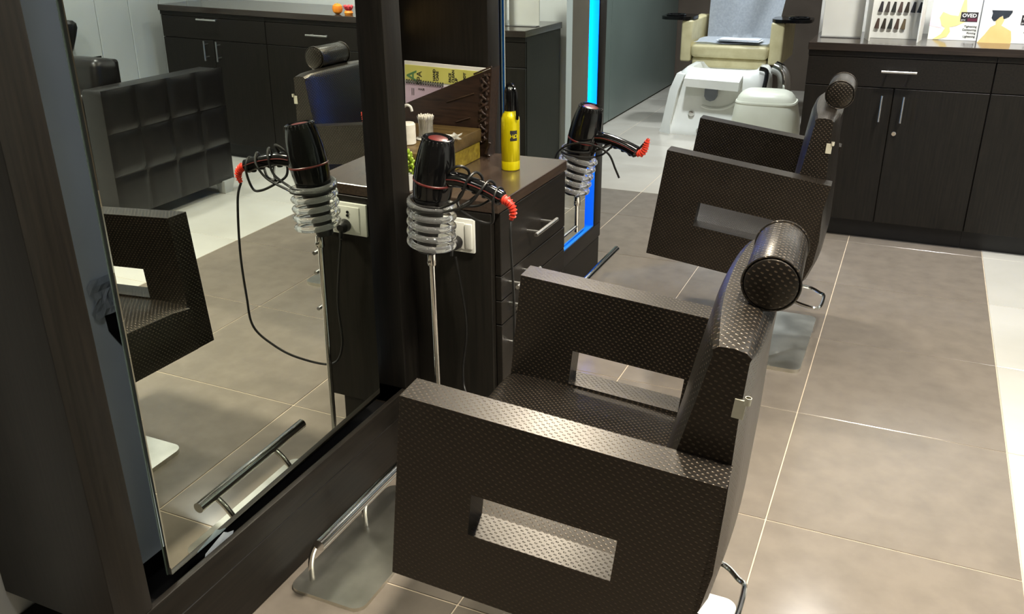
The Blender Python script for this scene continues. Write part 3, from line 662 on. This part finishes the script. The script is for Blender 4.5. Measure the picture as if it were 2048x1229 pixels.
for k in range(34):
    a = k*2.39996; f = k/33; z = 0.045+0.052*f; rr = 0.016*(1-0.55*f)
    if lf is None:
        lf = finish(xform(bm_lathe([(0, 0), (0.0042, 0.004), (0.0052, 0.009), (0.0036, 0.014), (0, 0.0165)], 8), Matrix.Identity(4)), 'leaf', LEAF, pt); o = lf
    else:
        o = bpy.data.objects.new('leaf', lf.data); COL.objects.link(o); o.parent = pt
    o.location = (rr*math.cos(a), rr*math.sin(a), z); o.rotation_euler = Euler((0, math.radians(78-50*f), a))
finish(bm_tube([(0, 0, 0.03), (0, 0, 0.098)], 0.006, 8), 'stem', LEAF, pt)
# carved wooden magazine file against the side of the far station, calendar inside
mf = thing('magazine_file', 'carved dark wood magazine file with sloping side and braided spine', 'file', (-1.15, 2.412, ZT))
side = [(-0.34, 0.0), (-0.02, 0.0), (0.0, 0.27), (-0.30, 0.148), (-0.34, 0.13)]
finish(bm_prism(side, (0.0, 0.006), 'y'), 'side_panel', CARVE, mf)
finish(bm_prism(side, (0.050, 0.056), 'y'), 'side_panel', CARVE, mf)
box('base', CARVE, mf, -0.34, -0.02, 0.006, 0.050, 0.0, 0.006)
finish(bm_prism([(-0.026, 0.006), (-0.020, 0.006), (0.0, 0.27), (-0.006, 0.265)], (0.006, 0.050), 'y'), 'spine', CARVE, mf)
for za, xa, xb in ((0.192, -0.155, -0.060), (0.118, -0.125, -0.075)):
    finish(bm_tube([(xa, -0.0005, za-0.032*(xb-xa)/0.095), (xb, -0.0005, za)], 0.0028, 6), 'carved_groove', CARVE, mf)
finish(bm_tube([(-0.060, 0.0, 0.249), (0.0, 0.0, 0.274)], 0.0030, 6), 'top_bead', CARVE, mf)
for s in (0, math.pi):
    pts = []
    for k in range(61):
        f = k/60; zz = 0.045+0.205*f; xx = -0.036+0.016*f
        pts.append((xx+0.0095*math.sin(2*math.pi*4.5*f+s), -0.003+0.003*math.cos(2*math.pi*9*f+s), zz))
    finish(bm_tube(pts, 0.0038, 8), 'braid_strand', CARVE, mf)
bd = None
for k in range(18):
    f = k/17; xx = -0.036+0.016*f+(0.012 if k % 2 else -0.012)
    if bd is None: bd = finish(bm_lathe([(0, -0.005), (0.004, -0.003), (0.0045, 0.002), (0, 0.006)], 8), 'carved_bead', CARVE, mf); o = bd
    else: o = bpy.data.objects.new('carved_bead', bd.data); COL.objects.link(o); o.parent = mf
    o.location = (xx, -0.003, 0.045+0.205*f)
finish(bm_tube([(-0.006, -0.01, 0.048), (-0.020, -0.012, 0.012)], 0.004, 8), 'tassel', CARVE, mf)
finish(xform(bm_lathe([(0, -0.005), (0.005, -0.003), (0.005, 0.003), (0, 0.006)], 10), Matrix.Translation((-0.010, -0.012, 0.0065))), 'tassel_bead', CARVE, mf)
cl = thing('spa_calendar', 'yellow and lilac spiral bound spa card leaning in the magazine file', 'brochure', (-1.155, 2.432, ZT+0.008))
T = Matrix.Rotation(math.radians(6), 4, 'Y')
def card(name, mt, x0, x1, z0, z1, y0, y1, par): return finish(bm_box(x0, x1, y0, y1, z0, z1), name, mt, par)
crd = card('card', PAPER, -0.315, -0.02, 0.02, 0.256, 0.0, 0.006, cl)
card('yellow_page', PYEL, -0.313, -0.022, 0.198, 0.245, -0.0012, 0.0, cl)
card('lilac_page', PPINK, -0.313, -0.022, 0.03, 0.190, -0.0012, 0.0, cl)
for k in range(16):
    if k == 0: rg = finish(bm_tube([(0, -0.002+0.004*math.cos(2*math.pi*q/10), 0.006*math.sin(2*math.pi*q/10)) for q in range(10)], 0.0014, 5, closed=True), 'binding_ring', INK, cl); o = rg
    else: o = bpy.data.objects.new('binding_ring', rg.data); COL.objects.link(o); o.parent = cl
    o.location = (-0.306+0.0085*k, -0.001, 0.1945)
R90 = (math.radians(90), math.radians(-90), 0)
text_mesh('print_letters', 'A', 0.050, GINK, cl, (-0.272, -0.0016, 0.196), R90, bold=0.0006)
text_mesh('print_letters', 'SPA', 0.026, INK, cl, (-0.253, -0.0016, 0.186), R90)
for q, (lx, tx) in enumerate(((-0.205, 'HAND'), (-0.194, 'CARE'), (-0.150, 'FACE'), (-0.139, 'CLEAN'), (-0.128, 'UP'), (-0.10, 'BODY'), (-0.09, 'SPA'))):
    text_mesh('print_letters', tx, 0.012, INK, cl, (lx, -0.0016, 0.204), R90, bold=0.0004)
text_mesh('print_letters', '||', 0.024, INK, cl, (-0.292, -0.0016, 0.158), (math.radians(90), 0, 0))
text_mesh('print_letters', 'HAIR', 0.010, INK, cl, (-0.266, -0.0016, 0.170), (math.radians(90), 0, 0))
cl.rotation_euler = (0, math.radians(2), 0)
# wall picture behind the cabinet, mostly hidden by the near post
wp = thing('wall_poster', 'picture with warm skin tones on the wall above the drawer cabinet', 'poster', (XW, 2.30, 1.04))
box('backing', LOGOK, wp, 0.0, 0.010, -0.22, 0.165, 0.0, 0.45, 0.001, 1)
box('print_field', CARVE, wp, 0.010, 0.0112, -0.21, 0.158, 0.045, 0.44)
finish(bm_prism([(-0.20, 0.05), (0.155, 0.10), (0.158, 0.155), (0.10, 0.19), (0.02, 0.26), (-0.06, 0.22), (-0.20, 0.18)], (0.0112, 0.012), 'x'), 'print_figure', SKIN, wp)
finish(bm_prism([(-0.09, 0.24), (0.04, 0.27), (0.10, 0.34), (0.06, 0.42), (-0.05, 0.43), (-0.12, 0.36)], (0.012, 0.0126), 'x'), 'print_hair', HAIRP, wp)

# ------------------------------------------------------------------ long counter at the back
YC = 4.49; CZ = 0.935
def cabinet_unit(label, x0, hh):
    t = thing('counter_cabinet', label, 'cabinet', (x0, YC, 0), 'dark counter cabinets')
    Wd = 0.796; rx = 0.0
    box('carcass', WOOD, t, 0, Wd, 0.019, 0.52, 0.09, CZ-0.036, 0.001, 1)
    box('plinth', BLACKM, t, 0.0, Wd, 0.045, 0.50, 0, 0.09)
    d = box('drawer', WOODH, t, 0.002, Wd-0.002, 0, 0.018, 0.742, CZ-0.062, 0.0012, 1)
    bar_handle(d, 'x', 0.15, (Wd/2+0.01, 0, 0.818+hh), (0, -1, 0), ALU, 0.0055)
    box('top_fascia', WOODH, t, 0.0, Wd, -0.002, 0.018, CZ-0.060, CZ-0.036, 0.001, 1)
    for s in (0, 1):
        xa = 0.002+s*Wd/2; dr = box('door', WOOD, t, xa, xa+Wd/2-0.004, 0, 0.018, 0.095, 0.738, 0.0012, 1)
        bar_handle(dr, 'z', 0.12, (Wd/2+(-0.046 if s == 0 else 0.048), 0, 0.650+hh*0.6), (0, -1, 0), ALU, 0.005)
    finish(xform(bm_lathe([(0, 0), (0.010, 0), (0.011, 0.003), (0.009, 0.005), (0, 0.005)], 18), Matrix.Translation((Wd/2+0.028, 0, 0.532+hh*0.6)) @ Matrix.Rotation(math.radians(90), 4, 'X')), 'lock', CHROME, t)
    return t
cabinet_unit('left dark wood counter cabinet with one drawer and two doors', -0.478, 0.0)
cabinet_unit('middle dark wood counter cabinet, cut by the right edge of the photo', 0.319, 0.0)
cabinet_unit('rightmost dark wood counter cabinet, seen only in the near mirror', 1.116, 0.045)
o = box('counter_worktop', CTOP, None, -0.482, 1.916, YC-0.012, YC+0.535, CZ-0.035, CZ, 0.002, 1)
tag(o, 'long dark glossy worktop across the back counter cabinets', 'worktop')
YB = YC+0.20
wb = thing('acrylic_board', 'plain white board standing at the left end of the counter', 'board', (-0.36, YB, CZ))
box('panel', WPLAST, wb, -0.095, 0.090, 0.05, 0.058, 0.0, 0.42, 0.001, 1)
box('foot', CLEAR, wb, -0.095, 0.090, 0.0, 0.05, 0.0, 0.004)
sw = thing('shade_chart', 'white open hair colour chart with rows of dark hair swatches', 'shade chart', (-0.135, YB+0.01, CZ))
box('back_panel', WPLAST, sw, -0.110, 0.125, 0.040, 0.046, 0.0, 0.36, 0.001, 1)
finish(xform(bm_box(-0.0025, 0.0025, -0.10, 0.04, 0.0, 0.36), Matrix.Translation((-0.112, 0.006, 0)) @ Matrix.Rotation(math.radians(12), 4, 'Z')), 'side_panel', WPLAST, sw)
finish(xform(bm_box(-0.0025, 0.0025, -0.10, 0.04, 0.0, 0.36), Matrix.Translation((0.128, 0.006, 0)) @ Matrix.Rotation(math.radians(-6), 4, 'Z')), 'side_panel', WPLAST, sw)
shades = [srgb(44, 40, 44), srgb(66, 58, 54), srgb(38, 40, 36), srgb(76, 62, 58), srgb(46, 40, 32), srgb(36, 36, 40), srgb(32, 34, 34), srgb(70, 54, 46), srgb(92, 80, 60), srgb(120, 40, 34)]
SWM = [swatch_mat(i, c) for i, c in enumerate(shades)]
swme = {}
def swatch(x, z, mi, rotz=0, y=0.038):
    if mi not in swme:
        rings = []
        for f in (0, 0.25, 0.6, 1.0):
            hw = 0.0048+0.0062*f; dp = 0.003+0.002*f; zz = -0.047*f
            rings.append([(hw*math.cos(2*math.pi*k/12)*1.0, -0.004+dp*math.sin(2*math.pi*k/12), zz) for k in range(12)])
        o = finish(bm_loft(rings), 'swatch', SWM[mi], sw); swme[mi] = o.data
    else:
        o = bpy.data.objects.new('swatch', swme[mi]); COL.objects.link(o); o.parent = sw
    o.location = (x, y, z); o.rotation_euler = (0, math.radians(6), rotz)
    return o
for k, mi in enumerate((0, 1, 2, 3, 4, 5, 6)): swatch(-0.060+0.0285*k, 0.168, mi)
for k, mi in enumerate((7, 4, 2, 7, 8)): swatch(-0.067+0.0290*k, 0.092, mi)
for k, mi in enumerate((9, 9, 9, 9, 9, 5)): swatch(-0.055+0.0285*k, 0.245, mi)
for z, mi in ((0.168, 7), (0.095, 3)): swatch(-0.106, z, mi, math.radians(80), 0.005)
swatch(-0.104, 0.172, 8, math.radians(80), 0.022)
def poster(label, loc, w, h, kind):
    t = thing('counter_poster', label, 'poster', loc, 'printed display cards on the counter', math.radians(0))
    L = Matrix.Rotation(math.radians(-6), 4, 'X')
    box('card', PAPER, t, -w/2, w/2, 0.0, 0.010, 0.0, h, 0.001, 1)
    box('card_edge', GREYP, t, w/2, w/2+0.003, -0.001, 0.03, 0.0, h)
    fs = 1.0 if kind == 0 else 0.77
    lay = lambda poly, mt, d, nm: finish(bm_prism([((a+w/2)*fs-w/2, b*fs*1.05) for a, b in poly] if nm.startswith('print') else poly, (-0.0005*d, 0.0), 'y'), nm, mt, t)
    if kind == 0:
        lay([(-w/2, 0.06), (-0.05, 0.05), (-0.05, 0.115), (-w/2, 0.125)], PINKS, 1, 'print_blush')
        lay([(-0.066, 0.095), (-0.055, 0.120), (-0.02, 0.107), (0.012, 0.104), (0.026, 0.180), (0.034, 0.183), (0.046, 0.120), (0.045, 0.080), (0.01, 0.062), (-0.018, 0.056), (-0.012, 0.036), (-0.024, 0.014), (-0.06, 0.002), (-0.082, 0.002), (-0.05, 0.025), (-0.036, 0.052), (-0.052, 0.062)], SKIN2, 2, 'print_figure')
        lx = w/2-0.082; lz = 0.085; tx = w/2-0.008
    else:
        lay([(-w/2, 0.0), (-0.098 if w > 0.2 else -w/2, 0.045), (-0.075, 0.085), (-0.05, 0.10), (-0.055, 0.128), (-0.028, 0.15), (-0.008, 0.125), (-0.018, 0.095), (0.008, 0.082), (0.038, 0.066), (0.048, 0.02), (0.048, 0.0)], SKIN, 2, 'print_figure')
        lay([(-0.062, 0.118), (-0.052, 0.120), (-0.035, 0.140), (-0.020, 0.148), (-0.014, 0.130), (0.012, 0.142), (0.026, 0.165), (0.026, 0.176), (-0.082, 0.176), (-0.075, 0.160), (-0.078, 0.135)], HAIRP, 3, 'print_hair')
        lx = 0.031; lz = 0.082; tx = 0.108
    lay([(lx, lz), (lx+0.072, lz), (lx+0.072, lz+0.042), (lx, lz+0.042)], LOGOK, 3, 'logo_block')
    lay([(lx+0.030, lz+0.002), (lx+0.070, lz+0.002), (lx+0.070, lz+0.015), (lx+0.030, lz+0.015)], LOGOR, 4, 'logo_band')
    text_mesh('logo_text', 'OVED', 0.0225, PAPER, t, (lx+0.036, -0.0024, lz+0.020), (math.radians(90), 0, 0), 'CENTER', bold=0.0006)
    text_mesh('logo_text', 'pro', 0.013, PAPER, t, (lx+0.003, -0.0024, lz+0.004), (math.radians(90), 0, 0))
    for k, s in enumerate(('Tightening', 'Contouring', 'Firming', 'Lightening')):
        text_mesh('print_text', s, 0.0125, INK, t, (tx, -0.0012, 0.060-0.0148*k), (math.radians(90), 0, 0), 'RIGHT', bold=0.0002)
    return t
poster('white counter card printed with a pale bent arm and black logo', (0.128, YB+0.07, CZ), 0.208, 0.40, 0)
poster('white counter card printed with a bare back and dark hair', (0.365, YB+0.015, CZ), 0.262, 0.40, 1)
# small bright decorations on the counter, visible in the near mirror
of = thing('orange_fruit', 'small round orange ornament on the counter, seen in the near mirror', 'ornament', (0.640, YC+0.07, CZ))
finish(bm_lathe([(0.0, 0.0), (0.012, 0.001), (0.026, 0.012), (0.031, 0.030), (0.027, 0.047), (0.014, 0.058), (0.0, 0.058)], 24), 'fruit', ORANGE, of)
finish(bm_lathe([(0, 0.056), (0.004, 0.056), (0.003, 0.062), (0, 0.063)], 10), 'stalk', LEAF, of)
fl = thing('flower_ornament', 'red and orange flower ornament beside the round orange one', 'ornament', (0.565, YC+0.07, CZ))
finish(bm_lathe([(0.0, 0.0), (0.022, 0.0), (0.026, 0.012), (0.020, 0.024), (0.0, 0.024)], 20), 'dish', ORANGE, fl)
for k in range(7):
    if k == 0: pe = finish(bm_lathe([(0, 0), (0.009, 0.012), (0.011, 0.026), (0.006, 0.04), (0, 0.044)], 10), 'petal', PETAL, fl); o = pe
    else: o = bpy.data.objects.new('petal', pe.data); COL.objects.link(o); o.parent = fl
    o.location = (0, 0, 0.020); o.rotation_euler = (math.radians(38), 0, k*2*math.pi/7)

# ------------------------------------------------------------------ pedicure corner
pd = thing('pedicure_chair', 'cream leather pedicure chair with white foot spa basin', 'pedicure chair', (-1.35, 6.55, 0))
def X(x): return x+1.35
# basin: lofted shell with sloping front
def tub():
    rings = []
    for z, xa, xb, ya in ((0.0, -1.715, -0.965, 0.00), (0.03, -1.71, -0.968, 0.0), (0.06, -1.685, -0.985, 0.02), (0.20, -1.660, -0.985, 0.05), (0.36, -1.640, -0.990, 0.075), (0.44, -1.620, -1.00, 0.10), (0.472, -1.585, -1.03, 0.14)):
        r = 0.10; yb = 0.60; pts = []
        for cx, cy, a0 in ((X(xb)-r, yb-r, 0), (X(xa)+r, yb-r, 90), (X(xa)+r, ya+r, 180), (X(xb)-r, ya+r, 270)):
            for k in range(6):
                a = math.radians(a0+90*k/5); pts.append((cx+r*math.cos(a), cy+r*math.sin(a), z))
        rings.append(pts)
    top = rings[-1]; cx = sum(p[0] for p in top)/len(top); cyy = sum(p[1] for p in top)/len(top)
    for s, z in ((0.86, 0.470), (0.80, 0.44), (0.68, 0.25)):
        rings.append([(cx+(p[0]-cx)*s, cyy+(p[1]-cyy)*s, z) for p in top])
    return bm_loft(rings)
finish(tub(), 'basin', WPLAST, pd, smooth=50)
finish(bm_loft([[(X(-1.73), 0.04, 0), (X(-1.63), -0.02, 0), (X(-1.63), 0.16, 0), (X(-1.73), 0.16, 0)], [(X(-1.715), 0.05, 0.07), (X(-1.64), 0.0, 0.07), (X(-1.64), 0.16, 0.07), (X(-1.715), 0.16, 0.07)], [(X(-1.675), 0.07, 0.32), (X(-1.60), 0.03, 0.32), (X(-1.60), 0.19, 0.32), (X(-1.675), 0.19, 0.32)], [(X(-1.64), 0.12, 0.43), (X(-1.57), 0.08, 0.43), (X(-1.57), 0.24, 0.43), (X(-1.64), 0.24, 0.43)]]), 'basin_flank', WPLAST, pd)
finish(bm_loft([[(X(-1.545), -0.03, 0.362), (X(-1.150), -0.03, 0.345), (X(-1.150), 0.09, 0.355), (X(-1.545), 0.09, 0.372)], [(X(-1.545), -0.035, 0.42), (X(-1.145), -0.035, 0.41), (X(-1.145), 0.10, 0.445), (X(-1.545), 0.10, 0.455)]]), 'foot_pad', WPLAST, pd)
finish(bm_prism([(X(-1.400)+0.0, 0.345), (X(-1.31), 0.345), (X(-1.31), 0.29), (X(-1.325), 0.265), (X(-1.355), 0.255), (X(-1.385), 0.265), (X(-1.400), 0.29)], (0.02, 0.06), 'y'), 'control_panel', GREYP, pd)
for x, z, r, nm in ((-1.355, 0.29, 0.013, 'control_knob'), (-1.490, 0.155, 0.024, 'drain_knob'), (-1.42, 0.035, 0.022, 'drain_knob')):
    finish(xform(bm_lathe([(0, 0), (r, 0), (r*1.05, 0.01), (r*0.8, 0.022), (0, 0.024)], 20), Matrix.Translation((X(x), 0.045 if z > 0.1 else 0.02, z)) @ Matrix.Rotation(math.radians(90), 4, 'X')), nm, CHROME, pd)
finish(bm_tube(catmull([(X(-1.42), 0.045, 0.215), (X(-1.36), 0.045, 0.20), (X(-1.26), 0.043, 0.205), (X(-1.17), 0.05, 0.255), (X(-1.12), 0.06, 0.34)], 6), 0.010, 8), 'moulded_ridge', WPLAST, pd)
finish(bm_tube(catmull([(X(-1.04), 0.15, 0.49), (X(-0.99), 0.16, 0.47), (X(-0.985), 0.10, 0.38), (X(-1.0), 0.08, 0.30)], 6), 0.016, 10), 'drain_hose', BLACKP, pd)
finish(bm_tube(catmull([(X(-0.97), 0.40, 0.47), (X(-0.90), 0.38, 0.43), (X(-0.88), 0.36, 0.30), (X(-0.90), 0.36, 0.02)], 6), 0.05, 12), 'side_pipe', CHROME, pd)
box('seat_base', WALLD, pd, X(-1.66), X(-1.02), 0.62, 1.15, 0.0, 0.46, 0.02)
finish(bm_box(X(-1.640), X(-1.045), 0.50, 1.15, 0.500, 0.605, 0.035, 4), 'seat_cushion', CREAML, pd)
finish(bm_box(X(-1.630), X(-1.055), 0.53, 0.95, 0.425, 0.502, 0.02, 3), 'seat_apron', CREAML, pd)
for xa, xb in ((-1.725, -1.640), (-1.045, -0.945)):
    finish(bm_box(X(xa), X(xb), 0.52, 1.15, 0.465, 0.775, 0.015, 3), 'armrest', CREAML, pd)
finish(xform(bm_box(X(-1.62), X(-1.06), -0.06, 0.06, 0.0, 0.80, 0.04, 4), Matrix.Translation((0, 1.05, 0.58)) @ Matrix.Rotation(math.radians(-14), 4, 'X')), 'backrest', CREAML, pd)
for s, (xa, xb) in ((-1, (-1.90, -1.64)), (1, (-1.05, -0.76))):
    t_ = finish(bm_rrect(X(xa), X(xb), 0.50, 0.80, 0.777, 0.800, 0.09, 6, 0.006), 'tray', BLACKP, pd)
    cxx = X(xa)+0.10 if s < 0 else X(xb)-0.10
    finish(xform(bm_lathe([(0.055, 0.0), (0.075, 0.0), (0.079, 0.006), (0.075, 0.012), (0.068, 0.010), (0.062, 0.002)], 28, False), Matrix.Translation((cxx, 0.64, 0.799))), 'bowl_rim', BLACKP, t_)
# towel draped over the pedicure seat
def towel():
    n, mrows = 26, 34; bm = bmesh.new(); V = []
    for j in range(mrows+1):
        f = j/mrows
        for i in range(n+1):
            g = i/n
            wv = 0.022*math.sin(g*13+1.6*math.sin(f*5))*(0.4+g)*(0.35 if f < 0.35 else 1.0)
            if f < 0.35:
                q = f/0.35; y = 0.515+0.42*q; z = 0.615+0.004*math.sin(g*9)+0.0*q; x = -1.625+0.565*g + 0.01*math.sin(q*7)
            else:
                q = (f-0.35)/0.65; y = 0.935+0.045*math.sin(min(q*4, 1.57))*0+0.20*q; z = 0.615+0.78*q; x = -1.60+0.545*g-0.035*q*(1-g)+0.09*q*g
                y -= 0.012+wv
            V.append(bm.verts.new((X(x), y, z+(wv*0.3 if f < 0.35 else 0))))
    for j in range(mrows):
        for i in range(n):
            k = j*(n+1)+i; bm.faces.new((V[k], V[k+1], V[k+n+2], V[k+n+1]))
    bmesh.ops.solidify(bm, geom=bm.faces[:], thickness=0.006)
    return bm
tw = finish(towel(), 'towel', TOWEL, None, smooth=60, loc=(-1.35, 6.55, 0)); tag(tw, 'white towel draped over the cream pedicure chair back and seat', 'towel')
ft = thing('folded_towel', 'thin folded white towel lying on the pedicure seat', 'towel', (-1.28, 7.14, 0.628))
for k in range(2): finish(xform(bm_box(-0.17+0.02*k, 0.17-0.015*k, -0.07, 0.08, 0.008*k, 0.008*k+0.007, 0.003, 2), Matrix.Rotation(math.radians(-6+5*k), 4, 'Z')), 'towel_fold', TOWEL, ft)
# moulded white stool beside the basin
sl = thing('pedicure_stool', 'cream white moulded pedicure stool with rounded top beside the basin', 'stool', (-0.905, 6.33, 0))
rings = []
for z, hw, hd, dx in ((0.0, 0.235, 0.18, 0.0), (0.10, 0.232, 0.18, 0.0), (0.22, 0.222, 0.172, -0.004), (0.31, 0.205, 0.162, -0.008), (0.36, 0.185, 0.150, -0.012), (0.385, 0.165, 0.135, -0.014), (0.398, 0.135, 0.11, -0.016), (0.402, 0.10, 0.08, -0.016)):
    rings.append([(dx+hw*math.copysign(abs(math.cos(2*math.pi*k/36))**0.55, math.cos(2*math.pi*k/36)), hd*math.copysign(abs(math.sin(2*math.pi*k/36))**0.55, math.sin(2*math.pi*k/36)), z) for k in range(36)])
finish(bm_loft(rings), 'shell', CREAMP, sl, smooth=60)
finish(bm_loft([[(p[0]*0.995, p[1]*0.995, 0.318) for p in rings[3]], [(p[0]*1.006, p[1]*1.006, 0.326) for p in rings[3]], [(p[0]*0.985, p[1]*0.985, 0.336) for p in rings[3]]]), 'rim_ridge', CREAMP, sl)

# ------------------------------------------------------------------ seating opposite, seen in the mirror
ac = thing('tufted_armchair', 'black leather armchair with square tufted sides, seen in the near mirror', 'armchair', (0.97, 3.06, 0))
def tufted_arm(name, x0, x1):
    b = finish(bm_box(x0+0.012, x1-0.012, 0.012, 0.838, 0.075, 0.690, 0.02, 3), name, BLEATH, ac)
    return b
def tuft_panel(par, x, s, ncol=4, nrow=3):
    wy, wz = 0.85/ncol, 0.625/nrow; me = None
    bm = bmesh.new(); n = 10; V = []
    for j in range(n+1):
        for i in range(n+1):
            a, b = i/n, j/n; h = (math.sin(math.pi*a)*math.sin(math.pi*b))**0.22 if 0 < i < n and 0 < j < n else 0
            V.append(bm.verts.new((s*(0.010*h), a*wy, b*wz)))
    for j in range(n):
        for i in range(n):
            k = j*(n+1)+i; bm.faces.new((V[k], V[k+1], V[k+n+2], V[k+n+1]))
    for i in range(ncol):
        for j in range(nrow):
            if me is None: o = finish(bm, 'tuft', BLEATH, par, smooth=60); me = o.data
            else: o = bpy.data.objects.new('tuft', me); COL.objects.link(o); o.parent = par
            o.location = (x, i*wy, 0.07+j*wz)
a1 = tufted_arm('armrest', 0.0, 0.17); tuft_panel(a1, 0.013, -1)
a2 = tufted_arm('armrest', 0.72, 0.89); tuft_panel(a2, 0.877, 1)
finish(bm_box(0.16, 0.73, 0.10, 0.85, 0.09, 0.30, 0.02, 3), 'seat_base', BLEATH, ac)
finish(bm_box(0.165, 0.725, 0.28, 0.86, 0.30, 0.43, 0.035, 4), 'seat_cushion', BLEATH, ac)
finish(bm_box(0.165, 0.725, 0.02, 0.27, 0.09, 0.66, 0.03, 3), 'backrest', BLEATH, ac)
finish(xform(bm_box(0.21, 0.46, -0.08, 0.08, 0.0, 0.27, 0.045, 4), Matrix.Translation((0, 0.225, 0.53)) @ Matrix.Rotation(math.radians(-8), 4, 'X')), 'back_cushion', BLEATH, ac)
finish(xform(bm_box(0.465, 0.715, -0.08, 0.08, 0.0, 0.27, 0.045, 4), Matrix.Translation((0, 0.225, 0.53)) @ Matrix.Rotation(math.radians(-8), 4, 'X')), 'back_cushion', BLEATH, ac)
for fx, fy in ((-0.004, 0.745), (-0.004, 0.03), (0.79, 0.74), (0.79, 0.03)):
    finish(bm_loft([[(fx+0.015, fy+0.015, 0), (fx+0.055, fy+0.015, 0), (fx+0.055, fy+0.075, 0), (fx+0.015, fy+0.075, 0)], [(fx, fy, 0.076), (fx+0.07, fy, 0.076), (fx+0.07, fy+0.09, 0.076), (fx, fy+0.09, 0.076)]]), 'foot', SILVER, ac)
wf = thing('wall_fitting', 'black teardrop shaped fitting on the white panelled wall, seen in the near mirror', 'fitting', (2.062, 3.86, 0.80))
finish(xform(bm_lathe([(0, -0.09), (0.010, -0.07), (0.035, 0.0), (0.048, 0.045), (0.045, 0.07), (0.028, 0.085), (0, 0.088)], 24), Matrix.Translation((-0.05, 0, 0))), 'shell', BLACKM, wf)
finish(bm_tube([(-0.05, 0, 0.02), (0.0, 0, 0.02)], 0.014, 10), 'bracket', BLACKM, wf)
